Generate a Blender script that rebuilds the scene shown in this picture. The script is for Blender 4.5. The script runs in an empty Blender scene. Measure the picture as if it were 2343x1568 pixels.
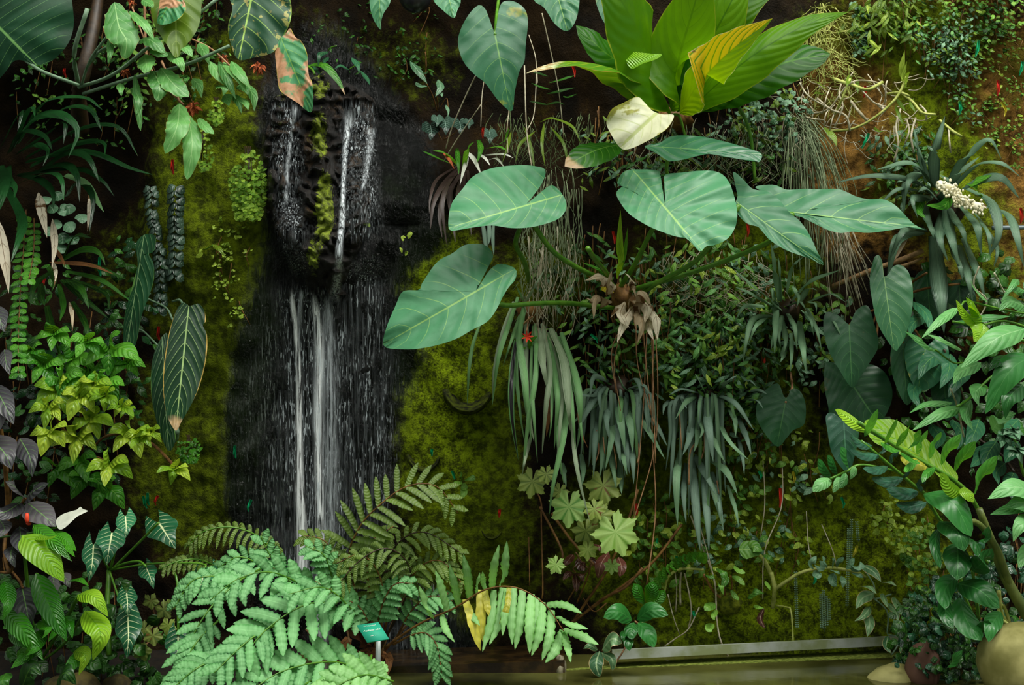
import bpy, math, random
from mathutils import Vector, noise
random.seed(7)
R = random.uniform
scene = bpy.context.scene
COL = scene.collection

# ---------------------------------------------------------------- camera, sky, sun, exposure
W, H = 2343, 1568
DIST, ZC = 5.833, 1.405            # camera stands 5.8 m from the planted wall, eye at 1.4 m
S = 4.2 / W                        # metres on the wall per photo pixel
cam_d = bpy.data.cameras.new('camera'); cam = bpy.data.objects.new('camera', cam_d); COL.objects.link(cam)
cam_d.lens = 50; cam_d.sensor_width = 36
cam.location = (0, -DIST, ZC); cam.rotation_euler = (math.pi / 2, 0, 0)
scene.camera = cam

world = bpy.data.worlds.new('sky'); scene.world = world; world.use_nodes = True
wt = world.node_tree; wt.nodes.clear()
w_out = wt.nodes.new('ShaderNodeOutputWorld'); w_bg = wt.nodes.new('ShaderNodeBackground')
w_tc = wt.nodes.new('ShaderNodeTexCoord'); w_sep = wt.nodes.new('ShaderNodeSeparateXYZ'); w_cr = wt.nodes.new('ShaderNodeValToRGB')
wt.links.new(w_tc.outputs['Generated'], w_sep.inputs[0]); wt.links.new(w_sep.outputs['Z'], w_cr.inputs[0])
wt.links.new(w_cr.outputs[0], w_bg.inputs[0]); wt.links.new(w_bg.outputs[0], w_out.inputs[0])
w_cr.color_ramp.elements[0].position = 0.0; w_cr.color_ramp.elements[0].color = (.14, .17, .13, 1)
w_cr.color_ramp.elements[1].position = 0.75; w_cr.color_ramp.elements[1].color = (.95, 1.0, .95, 1)
w_bg.inputs[1].default_value = 0.78

sun_d = bpy.data.lights.new('sun', 'SUN'); sun = bpy.data.objects.new('sun', sun_d); COL.objects.link(sun)
sun_d.energy = 1.5; sun_d.angle = math.radians(14); sun_d.color = (1, .97, .9)
sun.rotation_euler = Vector((-.42, .34, -1)).to_track_quat('-Z', 'Y').to_euler()
roof_d = bpy.data.lights.new('glass_roof_daylight', 'AREA'); roof = bpy.data.objects.new('glass_roof_daylight', roof_d); COL.objects.link(roof)
roof_d.shape = 'RECTANGLE'; roof_d.size = 7; roof_d.size_y = 3.2; roof_d.energy = 300; roof_d.color = (1.0, 1.0, .92)
roof.location = (.9, -2.1, 5.4); roof.rotation_euler = (math.radians(10), 0, 0)

vs = scene.view_settings
scene.display_settings.display_device = 'sRGB'
vs.view_transform = 'Standard'; vs.look = 'None'; vs.gamma = 1; vs.use_curve_mapping = False
vs.exposure = 0.12

# ---------------------------------------------------------------- helpers: points, meshes, materials
def sstep(a, b, x):
    t = max(0.0, min(1.0, (x - a) / (b - a))); return t * t * (3 - 2 * t)
def k_at(d): return S * (DIST - d) / DIST
def P(px, py, d=0.0):
    "the point of the place that stands d metres in front of the wall, seen at that photo position"
    k = k_at(d); return Vector(((px - W / 2) * k, -d, ZC + (H / 2 - py) * k))

class MB:
    def __init__(s): s.v = []; s.f = []; s.uv = []; s.flat = False
    def build(s, name, mat, parent=None, flat=False):
        org = Vector(parent['_o']) if parent is not None else Vector((0, 0, 0))
        me = bpy.data.meshes.new(name)
        me.from_pydata([v - org for v in s.v], [], s.f); me.update()
        if s.uv:
            ul = me.uv_layers.new(name='UVMap')
            vi = [0] * len(me.loops); me.loops.foreach_get('vertex_index', vi)
            uvl = []
            for i in vi: uvl += s.uv[i]
            ul.data.foreach_set('uv', uvl)
        me.polygons.foreach_set('use_smooth', [not (flat or s.flat)] * len(me.polygons))
        me.materials.append(mat)
        o = bpy.data.objects.new(name, me); COL.objects.link(o)
        if parent is not None: o.parent = parent; o['_o'] = list(org)
        return o
    def add(s, vs, fs, uvs=None):
        b = len(s.v); s.v += vs; s.f += [tuple(b + i for i in f) for f in fs]
        s.uv += uvs if uvs else [(.5, .5)] * len(vs)

def tag(o, label, cat, group=None, kind=None):
    if kind: o['kind'] = kind
    if label: o['label'] = label
    if cat: o['category'] = cat
    if group: o['group'] = group
    return o
def thing(name, label, cat, px, py, d, group=None):
    o = bpy.data.objects.new(name, None); COL.objects.link(o)
    o.empty_display_size = .05; p = P(px, py, d); o.location = p; o['_o'] = list(p)
    return tag(o, label, cat, group)
def single(mb, name, mat, label, cat, group=None, kind=None, org=None):
    "a thing that is one mesh"
    if org is not None:
        e = {'_o': list(org)}
        o = mb.build(name, mat, None); me = o.data
        for v in me.vertices: v.co -= org
        o.location = org
    else: o = mb.build(name, mat, None)
    return tag(o, label, cat, group, kind)

def cr(pts, n):
    "n + 1 points along a smooth curve through pts"
    if len(pts) == 2: return [pts[0].lerp(pts[1], i / n) for i in range(n + 1)]
    q = [2 * pts[0] - pts[1]] + list(pts) + [2 * pts[-1] - pts[-2]]; m = len(pts) - 1; out = []
    ln = [max(1e-6, (pts[i + 1] - pts[i]).length) for i in range(m)]; tot = sum(ln)
    for i in range(n + 1):
        a = i / n * tot; j = 0
        while j < m - 1 and a > ln[j]: a -= ln[j]; j += 1
        t = min(1, a / ln[j]); p0, p1, p2, p3 = q[j:j + 4]
        out.append(.5 * ((2 * p1) + (p2 - p0) * t + (2 * p0 - 5 * p1 + 4 * p2 - p3) * t * t + (3 * p1 - p0 - 3 * p2 + p3) * t ** 3))
    return out

def tube(mb, pts, r0, r1=None, seg=6, n=None):
    r1 = r0 if r1 is None else r1; n = n or max(3, 5 * (len(pts) - 1)); c = cr(pts, n)
    vs, fs, uvs = [], [], []
    ref = Vector((.3, -.8, .52))
    for i, p in enumerate(c):
        t = (c[min(i + 1, n)] - c[max(i - 1, 0)]).normalized()
        a = t.cross(ref); a = a.normalized() if a.length > 1e-4 else Vector((1, 0, 0)); b = t.cross(a)
        r = r0 + (r1 - r0) * i / n
        for j in range(seg):
            g = 2 * math.pi * j / seg; vs.append(p + a * math.cos(g) * r + b * math.sin(g) * r); uvs.append((j / seg, i / n))
    for i in range(n):
        for j in range(seg):
            fs.append((i * seg + j, i * seg + (j + 1) % seg, (i + 1) * seg + (j + 1) % seg, (i + 1) * seg + j))
    fs.append(tuple(range(seg))[::-1]); fs.append(tuple(n * seg + j for j in range(seg)))
    mb.add(vs, fs, uvs)

SH = {
 'ovate': lambda v: math.sin(math.pi * v ** .72) ** .85,
 'lance': lambda v: math.sin(math.pi * v ** .85) ** 1.0,
 'ellip': lambda v: math.sin(math.pi * v) ** .62,
 'obov': lambda v: math.sin(math.pi * v ** 1.5) ** .75,
 'strap': lambda v: (.68 + .32 * min(1, v / .5)) * min(1, max(0, (1 - v) / .38)) ** .7,
 'pinna': lambda v: (.75 + .25 * math.sin(math.pi * v)) * min(1, max(0, (1 - v) / .3)) ** .6,
 'heart': lambda v: max(0, 1 - v ** 1.7) ** .9 * (.93 + .22 * math.sin(math.pi * min(1, v * 1.6))),
}
FACE = Vector((.08, -.82, .56)).normalized()
def leaf(mb, pts, w, shape='lance', face=None, lobe=0.0, arrow=False, cup=.15, wave=0.0, nw=5, edge=0.0, ne=9, nv=12, nu=3, wl=1.0, wr=1.0, sq=1.0):
    "one leaf blade along pts (attachment to tip), w = half width in metres as seen from the front"
    f = SH[shape]; n = nv; c = cr(pts, n); N0 = face or FACE
    L = sum((c[i + 1] - c[i]).length for i in range(n)); ph = R(0, 6)
    rows = []
    if lobe > 0:
        for i in range(5): rows.append(-lobe * (1 - i / 5))
    rows += [i / n for i in range(n + 1)]
    vs, uvs, fs = [], [], []
    T0 = (c[1] - c[0]).normalized()
    idx = []
    for v in rows:
        if v < 0: T = T0; p0 = c[0] + T0 * v * L
        else:
            i = min(n, int(round(v * n))); T = (c[min(i + 1, n)] - c[max(i - 1, 0)]).normalized(); p0 = c[i]
        B = T.cross(N0); B = B.normalized() if B.length > 1e-3 else Vector((1, 0, 0)); N = B.cross(T)
        if N.dot(N0) < 0: N = -N
        pr = math.hypot(B.x, B.z); sc = 1 / max(.4, pr)
        if v < 0:
            t = -v / lobe; q = math.sqrt(max(0, 1 - t * t))
            if arrow: xo = .95 - .5 * t ** 1.2; xi = .05 + .38 * t ** .85
            else: xo = .48 + .5 * q; xi = .48 - .46 * q ** 1.1
        else: xo = f(min(v, .9999)); xi = 0.0
        xo *= 1 + edge * math.sin(ne * 6.283 * max(v, 0) + ph)
        row = []
        for s in (-1, 1):
            ws = (wl if s < 0 else wr) * w * sc
            for j in range(nu + 1):
                if s > 0 and j == 0 and v >= 0: row.append(row[0]); continue
                u = j / nu; x = xi + (xo - xi) * u
                h = cup * w * x * x + wave * w * math.sin(nw * 6.283 * v + ph + (1.2 if s > 0 else 0)) * u * u * xo
                vs.append(p0 + B * (s * x * ws) - N * h * sq); uvs.append((.5 + .5 * s * (x / max(xo, 1e-4) if v >= 0 else x), v)); row.append(len(vs) - 1)
        idx.append(row)
    m = nu + 1
    for r in range(len(rows) - 1):
        for s in range(2):
            for j in range(nu):
                a, b, c2, d2 = idx[r][s * m + j], idx[r][s * m + j + 1], idx[r + 1][s * m + j + 1], idx[r + 1][s * m + j]
                fs.append((a, b, c2, d2) if s else (a, d2, c2, b))
    mb.add(vs, fs, uvs)

def pl(spec):
    a, _, w = spec.strip().partition(':'); p = [tuple(float(q) for q in t.split(',')) for t in a.split()]
    return p, float(w or 8)
def dep(p, d0, d1, out=0.0):
    n = len(p) - 1; r = []
    for i, t in enumerate(p):
        f = i / n; d = t[2] if len(t) > 2 else d0 + (d1 - d0) * f + out * math.sin(math.pi * f)
        r.append(P(t[0], t[1], d))
    return r
def lv(root, specs, mat, shape='lance', d0=.2, d1=.3, out=.04, name='leaf', merge=False, jit=.02, fj=.25, **kw):
    "leaves from photo traces, each a part of its own unless merge"
    mb = MB(); res = []; f0 = kw.pop('face', None)
    for sp in specs.split(';'):
        if not sp.strip(): continue
        p, w = pl(sp); j = R(-jit, jit)
        f = (f0 or FACE) + Vector((R(-fj, fj), 0, R(-fj, fj))); f.normalize()
        leaf(mb, dep(p, d0, d1 + j, out + j), w * k_at((d0 + d1) / 2), shape, face=f, **kw)
        if not merge: res.append(mb.build(name, random.choice(mat) if isinstance(mat, list) else mat, root)); mb = MB()
    return mb.build(name, mat, root) if merge else res
def tb(root, specs, mat, r=3, r1=None, d0=.2, d1=.3, out=.0, name='stem', seg=6, merge=False):
    mb = MB(); res = []
    for sp in specs.split(';'):
        if not sp.strip(): continue
        p, w = pl(sp + ('' if ':' in sp else ':%g' % r)); k = k_at(d0)
        tube(mb, dep(p, d0, d1, out), w * k, (w if r1 is None else r1) * k, seg)
        if not merge: res.append(mb.build(name, mat, root)); mb = MB()
    return mb.build(name, mat, root) if merge else res

def closed_cr(q, n):
    m = len(q); out = []
    ln = [math.dist(q[i], q[(i + 1) % m]) for i in range(m)]; tot = sum(ln)
    for i in range(n):
        a = i / n * tot; j = 0
        while j < m - 1 and a > ln[j]: a -= ln[j]; j += 1
        t = min(1, a / max(ln[j], 1e-6)); g = [Vector(q[(j + k) % m]) for k in (-1, 0, 1, 2)]
        out.append(.5 * ((2 * g[1]) + (g[2] - g[0]) * t + (2 * g[0] - 5 * g[1] + 4 * g[2] - g[3]) * t * t + (3 * g[1] - g[0] - 3 * g[2] + g[3]) * t ** 3))
    return out
def trace(root, at, tip, spec, mat, d0, gx=0.0, gy=.6, cup=0.0, rip=.02, nr=7, no=96, name='leaf', freq=11, bend=0.0, palm=0):
    "a broad leaf as a tilted, rippled blade that fans out from its attachment point; gx, gy: how fast it comes forward to the right / downwards"
    o = closed_cr([tuple(float(q) for q in t.split(',')) for t in spec.split()], no)
    a = Vector(at); ax = Vector(tip) - a; LL = ax.length; ax.normalize(); pe = Vector((-ax.y, ax.x)); k0 = k_at(d0)
    rad = max((q - a).length for q in o); ph = R(0, 6)
    ts = [(q - a).dot(ax) / LL for q in o]; t0, t1 = min(ts), max(ts); NB = 26; hw = [[0.0] * (NB + 1) for _ in (0, 1)]
    for i in range(no):                       # half width of the blade along its axis, either side
        for g in range(5):
            q = o[i].lerp(o[(i + 1) % no], g / 5) - a; c_ = q.dot(pe); b_ = int((q.dot(ax) / LL - t0) / (t1 - t0) * NB + .5); b_ = max(0, min(NB, b_)); sd = 0 if c_ < 0 else 1; hw[sd][b_] = max(hw[sd][b_], abs(c_))
    for h_ in hw:
        for b_ in range(NB + 1):
            if h_[b_] <= 1: h_[b_] = max(h_[max(0, b_ - 2):b_ + 3] + [3])
    def luv(x, fr, th):
        if palm:
            z = ((th / 6.2832 * palm) + .5) % 1; return (.5 + abs(z - .5), fr)
        c_ = x.dot(pe); t_ = x.dot(ax) / LL; f_ = (t_ - t0) / (t1 - t0) * NB; b_ = max(0, min(NB - 1, int(f_))); h_ = hw[0 if c_ < 0 else 1]; w_ = h_[b_] + (h_[b_ + 1] - h_[b_]) * min(1, max(0, f_ - b_))
        return (.5 + .5 * max(-1, min(1, c_ / max(w_, 3))), t_)
    mb = MB(); vs, uvs, fs = [], [], []
    for r in range(nr + 1):
        fr = r / nr
        for q in o:
            e = q - a; x = e * fr; th = math.atan2(e.dot(pe), e.dot(ax)); q2 = (e.length * fr / rad)
            d = d0 + k0 * (gx * x.x + gy * x.y) - cup * q2 * q2 * rad * k0 + rip * rad * k0 * math.sin(freq * th + ph) * q2 * q2 \
                + rip * .35 * rad * k0 * noise.noise(Vector((x.x * .03, x.y * .03, ph))) + bend * k0 * rad * abs(math.sin(th)) * q2
            vs.append(P(a.x + x.x, a.y + x.y, d)); uvs.append(luv(x, fr, th))
    for r in range(nr):
        for j in range(no):
            j2 = (j + 1) % no
            if r == 0: fs.append((0 * no + j, (r + 1) * no + j, (r + 1) * no + j2))
            else: fs.append((r * no + j, (r + 1) * no + j, (r + 1) * no + j2, r * no + j2))
    mb.add(vs, fs, uvs)
    return mb.build(name, mat, root)

def frond(root, spec, mat, rmat, n=14, l=60, w=8, d0=.4, d1=.6, out=.1, t0=.25, ang=65, droop=.25, wave=.25, edge=.12, lt=.35, face=None, ls=1.0, rs=1.0, rr=3, shape='pinna'):
    p, _ = pl(spec); c3 = dep(p, d0, d1, out); N0 = face or FACE; m = 60; c = cr(c3, m); mb = MB(); k = k_at((d0 + d1) / 2)
    for i in range(n):
        t = t0 + (1 - t0) * (i + .3) / n; f = t * m; j = int(f); p0 = c[j].lerp(c[min(j + 1, m)], f - j)
        T = (c[min(j + 2, m)] - c[max(j - 2, 0)]).normalized(); B = T.cross(N0).normalized()
        g = (i + .3) / n; pr = min(1, .55 + g * 3) * (lt + (1 - lt) * (1 - g) ** .7) if True else 1
        for s in (-1, 1):
            a = math.radians(ang + R(-7, 7)) * (1 - .35 * g); q = T * math.cos(a) + B * s * math.sin(a)
            le = l * k * pr * R(.88, 1.08) * (ls if s < 0 else rs)
            if le < 3 * k: continue
            dz = Vector((0, 0, -1)); q1 = p0 + q * le * .5 + dz * le * droop * .2; q2 = p0 + q * le * (1 - droop * .25) + dz * le * droop
            leaf(mb, [p0, q1, q2], w * k * (.75 + .25 * pr), shape, face=(N0 + Vector((R(-.3, .3), 0, R(-.3, .3)))).normalized(), wave=wave, nw=3.5, edge=edge, ne=8, nv=26 if edge else 7, nu=2, cup=.1)
    o = mb.build('frond', mat, root)
    mb = MB(); tube(mb, c3, rr * k, rr * .35 * k, 6, 30); mb.build('rachis', rmat, o)
    return o

def blob(mb, c, rx, ry, rz, amp=.1, fr=3, sub=24, seed=0.0):
    vs, fs = [], []; ns, nr = sub, sub // 2
    for i in range(nr + 1):
        th = math.pi * i / nr
        for j in range(ns):
            g = 2 * math.pi * j / ns; q = Vector((math.sin(th) * math.cos(g), math.sin(th) * math.sin(g), math.cos(th)))
            h = 1 + amp * noise.noise(q * fr + Vector((seed, seed * 2, 0))) + amp * .5 * noise.noise(q * fr * 2.7 + Vector((seed, 0, seed)))
            vs.append(c + Vector((q.x * rx, q.y * ry, q.z * rz)) * h)
    for i in range(nr):
        for j in range(ns):
            fs.append((i * ns + j, (i + 1) * ns + j, (i + 1) * ns + (j + 1) % ns, i * ns + (j + 1) % ns))
    mb.add(vs, fs)
def box(mb, a, b, c, d, h, th=None):
    "a slab on the four points a b c d (counter-clockwise from above), h thick downwards"
    mb.flat = True; dn = Vector((0, 0, -h)); v = [a, b, c, d, a + dn, b + dn, c + dn, d + dn]
    mb.add(v, [(0, 1, 2, 3), (7, 6, 5, 4), (0, 4, 5, 1), (1, 5, 6, 2), (2, 6, 7, 3), (3, 7, 4, 0)])

def lin(c):
    if isinstance(c, str): c = tuple(int(c[i:i + 2], 16) for i in (0, 2, 4))
    return tuple((x / 255 / 12.92 if x / 255 <= .04045 else ((x / 255 + .055) / 1.055) ** 2.4) for x in c) + (1,)
class NT:
    def __init__(s, name):
        s.m = bpy.data.materials.new(name); s.m.use_nodes = True; s.t = s.m.node_tree; s.t.nodes.clear()
        s.out = s.n('OutputMaterial')
    def n(s, ty, **kw):
        x = s.t.nodes.new('ShaderNode' + ty)
        for a, b in kw.items(): setattr(x, a, b)
        return x
    def put(s, sock, v):
        if isinstance(v, bpy.types.NodeSocket): s.t.links.new(v, sock)
        elif v is not None: sock.default_value = v
    def math(s, op, a, b=None, c=None, clamp=False):
        x = s.n('Math', operation=op); x.use_clamp = clamp
        for i, v in enumerate((a, b, c)):
            if v is not None: s.put(x.inputs[i], v)
        return x.outputs[0]
    def ss(s, a, b, v):
        x = s.n('MapRange', interpolation_type='SMOOTHSTEP'); s.put(x.inputs['Value'], v); s.put(x.inputs['From Min'], a); s.put(x.inputs['From Max'], b); return x.outputs[0]
    def mix(s, f, a, b, bt='MIX'):
        x = s.n('Mix', data_type='RGBA', blend_type=bt); s.put(x.inputs[0], f); s.put(x.inputs[6], a); s.put(x.inputs[7], b); return x.outputs[2]
    def noise(s, scale, vec=None, detail=4, rough=.55, dist=0):
        x = s.n('TexNoise'); x.inputs['Scale'].default_value = scale; x.inputs['Detail'].default_value = detail; x.inputs['Roughness'].default_value = rough; x.inputs['Distortion'].default_value = dist
        if vec is not None: s.put(x.inputs['Vector'], vec)
        return x.outputs[0]
    def bump(s, h, st=.3, dist=.01):
        x = s.n('Bump'); s.put(x.inputs['Height'], h); x.inputs['Strength'].default_value = st; x.inputs['Distance'].default_value = dist; return x.outputs[0]
    def bsdf(s, col, rough=.5, spec=.5, normal=None, metal=0, coat=0):
        x = s.n('BsdfPrincipled'); s.put(x.inputs['Base Color'], col); s.put(x.inputs['Roughness'], rough); s.put(x.inputs['Specular IOR Level'], spec)
        s.put(x.inputs['Metallic'], metal); s.put(x.inputs['Coat Weight'], coat); x.inputs['Coat Roughness'].default_value = .12
        if normal is not None: s.put(x.inputs['Normal'], normal)
        return x.outputs[0]
    def end(s, sh): s.t.links.new(sh, s.out.inputs[0]); return s.m

def leafmat(name, c1, c2, vein=None, nl=7, sl=1.0, vw=.05, mw=.045, rough=.38, tr=.25, tcol=None, edge=None, ew=.93, patch=None, pa=.62, ps=9, tipc=None, ta=.8, spec=.4, pleat=.25, vmix=.85, coat=0, rv=.35, stri=0, half=None):
    "leaf surface: two greens, midrib and side veins drawn along the blade, optional pale rim, dry patches and dry tip"
    g = NT(name); uv = g.n('UVMap').outputs[0]; sp = g.n('SeparateXYZ'); g.put(sp.inputs[0], uv); u, v = sp.outputs[0], sp.outputs[1]
    oc = g.n('TexCoord').outputs['Object']; ge = g.n('NewGeometry'); rnd = ge.outputs['Random Per Island']; oi = g.n('ObjectInfo').outputs['Random']
    rr = g.math('FRACT', g.math('ADD', rnd, oi))
    s = g.math('MULTIPLY', g.math('ABSOLUTE', g.math('SUBTRACT', u, .5)), 2.0)
    nz = g.noise(6, oc, 3); nz2 = g.noise(45, oc, 3)
    col = g.mix(g.ss(.3, .7, g.math('ADD', nz, g.math('MULTIPLY', g.math('SUBTRACT', rr, .5), .5))), lin(c1), lin(c2))
    # each leaf a little lighter or darker than its neighbours, as leaves are
    val = g.math('ADD', 1 - rv / 2, g.math('MULTIPLY', rr, rv)); hs = g.n('HueSaturation'); g.put(hs.inputs['Value'], val); g.put(hs.inputs['Color'], col); col = hs.outputs[0]
    ph = g.math('FRACT', g.math('SUBTRACT', g.math('MULTIPLY', v, float(nl)), g.math('MULTIPLY', g.math('POWER', s, 1.35), sl)))
    lat = g.math('ABSOLUTE', g.math('SUBTRACT', ph, .5))
    if vein:
        a = g.math('SUBTRACT', 1.0, g.ss(mw * .5, mw, s)); b = g.math('MULTIPLY', g.math('SUBTRACT', 1.0, g.ss(vw * .4, vw, lat)), g.ss(1.0, .5, s))
        vm = g.math('MULTIPLY', g.math('MAXIMUM', a, g.math('MULTIPLY', b, .7)), vmix); col = g.mix(vm, col, lin(vein))
    col = g.mix(g.math('MULTIPLY', g.ss(.45, .75, nz2), .22), col, g.mix(.5, col, lin('101a08')))
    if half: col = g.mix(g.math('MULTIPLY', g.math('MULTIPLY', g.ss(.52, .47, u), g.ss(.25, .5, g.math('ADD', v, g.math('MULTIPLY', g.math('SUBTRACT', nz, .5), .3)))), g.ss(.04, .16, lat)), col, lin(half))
    dry = None
    if patch:
        dry = g.ss(pa, pa + .05, g.math('ADD', g.noise(ps, oc, 4), g.math('MULTIPLY', g.math('POWER', s, 2.0), .12))); col = g.mix(dry, col, g.mix(nz2, lin(patch), lin('6b4a22')))
    if tipc: 
        col = g.mix(g.ss(ta, ta + .06, g.math('ADD', v, g.math('MULTIPLY', g.math('SUBTRACT', nz, .5), .35))), col, g.mix(g.ss(.4, .6, nz2), lin(tipc), lin('c9a77a')))
    if edge: col = g.mix(g.ss(ew, ew + .05, g.math('ADD', s, g.math('MULTIPLY', g.math('SUBTRACT', nz2, .5), .08))), col, lin(edge))
    hgt = g.math('ADD', g.math('MULTIPLY', g.ss(0, .5, lat), pleat), g.math('MULTIPLY', nz2, .12))
    if stri:
        sw = g.math('SINE', g.math('MULTIPLY', u, 75.0)); hgt = g.math('ADD', hgt, g.math('MULTIPLY', sw, .12)); col = g.mix(g.math('MULTIPLY', g.ss(.2, .9, sw), stri), col, lin(vein or c2))
    nor = g.bump(hgt, .5, .01)
    b1 = g.bsdf(col, rough, spec, nor, coat=coat)
    if tr <= 0: return g.end(b1)
    tl = g.n('BsdfTranslucent'); g.put(tl.inputs[0], g.mix(.55, col, lin(tcol)) if tcol else col); g.put(tl.inputs['Normal'], nor)
    mx = g.n('MixShader'); mx.inputs[0].default_value = tr; g.put(mx.inputs[1], b1); g.put(mx.inputs[2], tl.outputs[0])
    return g.end(mx.outputs[0])
def plain(name, c1, c2=None, sc=20, rough=.6, spec=.4, bump=.3, metal=0, stretch=None):
    g = NT(name); oc = g.n('TexCoord').outputs['Object']
    if stretch: mp = g.n('Mapping'); mp.inputs['Scale'].default_value = stretch; g.put(mp.inputs[0], oc); oc = mp.outputs[0]
    nz = g.noise(sc, oc, 5); col = g.mix(g.ss(.35, .65, nz), lin(c1), lin(c2 or c1))
    return g.end(g.bsdf(col, rough, spec, g.bump(nz, bump, .01), metal))
# ---------------------------------------------------------------- materials of the setting
def wallmat():
    g = NT('planted_wall'); oc = g.n('TexCoord').outputs['Object']
    def at(n): x = g.n('Attribute'); x.attribute_name = n; return x.outputs['Fac']
    moss, wet, soil, lime = at('moss'), at('wet'), at('soil'), at('lime')
    mp = g.n('Mapping'); mp.inputs['Scale'].default_value = (34, 34, 5.5); g.put(mp.inputs[0], oc); st = g.noise(1.6, mp.outputs[0], 6, .62, .6)
    mp2 = g.n('Mapping'); mp2.inputs['Scale'].default_value = (90, 90, 9); g.put(mp2.inputs[0], oc); st2 = g.noise(1.3, mp2.outputs[0], 4, .6, .8)
    n1 = g.noise(5, oc, 6); n2 = g.noise(28, oc, 6, .65); n3 = g.noise(110, oc, 4, .7)
    base = g.mix(g.ss(.35, .65, n1), lin('120d06'), lin('2a1d0a'))
    sc = g.mix(g.ss(.35, .62, n2), lin('5a4018'), lin('a87c3c')); sc = g.mix(g.ss(.5, .66, n1), sc, lin('5c5012'))
    so = g.ss(.25, .75, g.math('ADD', soil, g.math('ADD', g.math('MULTIPLY', g.math('SUBTRACT', n1, .5), .8), g.math('MULTIPLY', g.math('SUBTRACT', n2, .5), .7)))); col = g.mix(so, base, sc)
    mc = g.mix(g.ss(.36, .66, n2), lin('394208'), lin('6a7a0e')); mc = g.mix(g.math('MULTIPLY', g.ss(.42, .62, g.math('ADD', g.math('MULTIPLY', n3, .5), g.math('MULTIPLY', n2, .5))), lime), mc, lin('a2bc18'))
    mo = g.ss(.25, .70, g.math('ADD', moss, g.math('ADD', g.math('MULTIPLY', g.math('SUBTRACT', n1, .5), .8), g.math('MULTIPLY', g.math('SUBTRACT', n2, .5), .7)))); col = g.mix(mo, col, mc)
    wcol = g.mix(g.ss(.4, .65, st), lin('040504'), lin('131615')); wcol = g.mix(g.math('MULTIPLY', mo, .5), wcol, lin('1a2a08'))
    wf = g.ss(.28, .66, g.math('ADD', wet, g.math('MULTIPLY', g.math('SUBTRACT', st, .5), .7))); col = g.mix(wf, col, wcol)
    ro = g.math('SUBTRACT', .85, g.math('MULTIPLY', wf, .66))
    hd = g.math('ADD', g.math('MULTIPLY', n2, .6), g.math('MULTIPLY', n3, .6)); hw = g.math('ADD', g.math('MULTIPLY', st, .75), g.math('MULTIPLY', st2, .55))
    mh = g.n('Mix', data_type='FLOAT'); g.put(mh.inputs[0], wf); g.put(mh.inputs[2], hd); g.put(mh.inputs[3], hw)
    return g.end(g.bsdf(col, ro, g.math('ADD', .12, g.math('MULTIPLY', wf, .33)), g.bump(mh.outputs[0], .9, .03)))
def rockmat():
    g = NT('wet_black_rock'); oc = g.n('TexCoord').outputs['Object']; x = g.n('Attribute'); x.attribute_name = 'moss'; moss = x.outputs['Fac']
    n1 = g.noise(9, oc, 6); n2 = g.noise(45, oc, 6, .7); mp = g.n('Mapping'); mp.inputs['Scale'].default_value = (60, 60, 14); g.put(mp.inputs[0], oc); st = g.noise(1.5, mp.outputs[0], 5)
    col = g.mix(g.ss(.4, .7, n2), lin('0a0807'), lin('2c2119')); col = g.mix(g.ss(.54, .68, n1), col, lin('46331f'))
    mo = g.ss(.44, .62, g.math('ADD', moss, g.math('ADD', g.math('MULTIPLY', g.math('SUBTRACT', n2, .5), 1.1), g.math('MULTIPLY', g.math('SUBTRACT', n1, .5), 1.3)))); col = g.mix(mo, col, g.mix(g.ss(.35, .65, n2), lin('4a5408'), lin('94a814')))
    return g.end(g.bsdf(col, g.math('ADD', .17, g.math('MULTIPLY', mo, .6)), .6, g.bump(g.math('ADD', g.math('MULTIPLY', n2, .8), g.math('MULTIPLY', st, .8)), .9, .03)))
def watermat(name, dens, col='dfe8ee', spark=0.0):
    "running water seen as a fine veil; spark > 0: thin film with glints painted on as short bright streaks"
    g = NT(name); oc = g.n('TexCoord').outputs['Object']; uv = g.n('UVMap').outputs[0]; sp = g.n('SeparateXYZ'); g.put(sp.inputs[0], uv)
    def st(sx, sz, sc, de=4): mp = g.n('Mapping'); mp.inputs['Scale'].default_value = (sx, sx, sz); g.put(mp.inputs[0], oc); return g.noise(sc, mp.outputs[0], de, .6, .5)
    s1 = st(95, 2.2, 1.4); s2 = st(150, 16, 1.2, 3); s3 = st(14, 4, 1.0, 2)
    s = g.math('MULTIPLY', g.math('ABSOLUTE', g.math('SUBTRACT', sp.outputs[0], .5)), 2.0)
    ends = g.math('MULTIPLY', g.ss(0, .08, sp.outputs[1]), g.ss(1, .90, sp.outputs[1])); side = g.math('MULTIPLY', g.ss(1.0, .15, s), ends)
    if spark: a = g.math('MULTIPLY', side, g.math('ADD', g.math('MULTIPLY', g.math('MULTIPLY', g.ss(.56, .64, s2), g.ss(.36, .60, s3)), spark), g.math('MULTIPLY', g.ss(.4, .75, s1), dens)), clamp=True)  # bright flecks imitate glints of light on the wet rock
    else: a = g.math('MULTIPLY', g.math('MULTIPLY', side, g.math('ADD', g.ss(.34, .72, s1), g.math('MULTIPLY', g.ss(.5, .7, s2), .25))), dens, clamp=True)
    b = g.bsdf(lin(col), .25, .5, g.bump(s1, .3, .01)); t = g.n('BsdfTransparent'); mx = g.n('MixShader'); g.put(mx.inputs[0], a); g.put(mx.inputs[1], t.outputs[0]); g.put(mx.inputs[2], b)
    return g.end(mx.outputs[0])
def poolmat():
    g = NT('pool_water'); oc = g.n('TexCoord').outputs['Object']; n = g.noise(7, oc, 3); n1 = g.noise(3, oc, 3)
    return g.end(g.bsdf(g.mix(g.ss(.35, .65, n1), lin('2a2a10'), lin('545528')), .12, .5, g.bump(n, .08, .02)))

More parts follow.
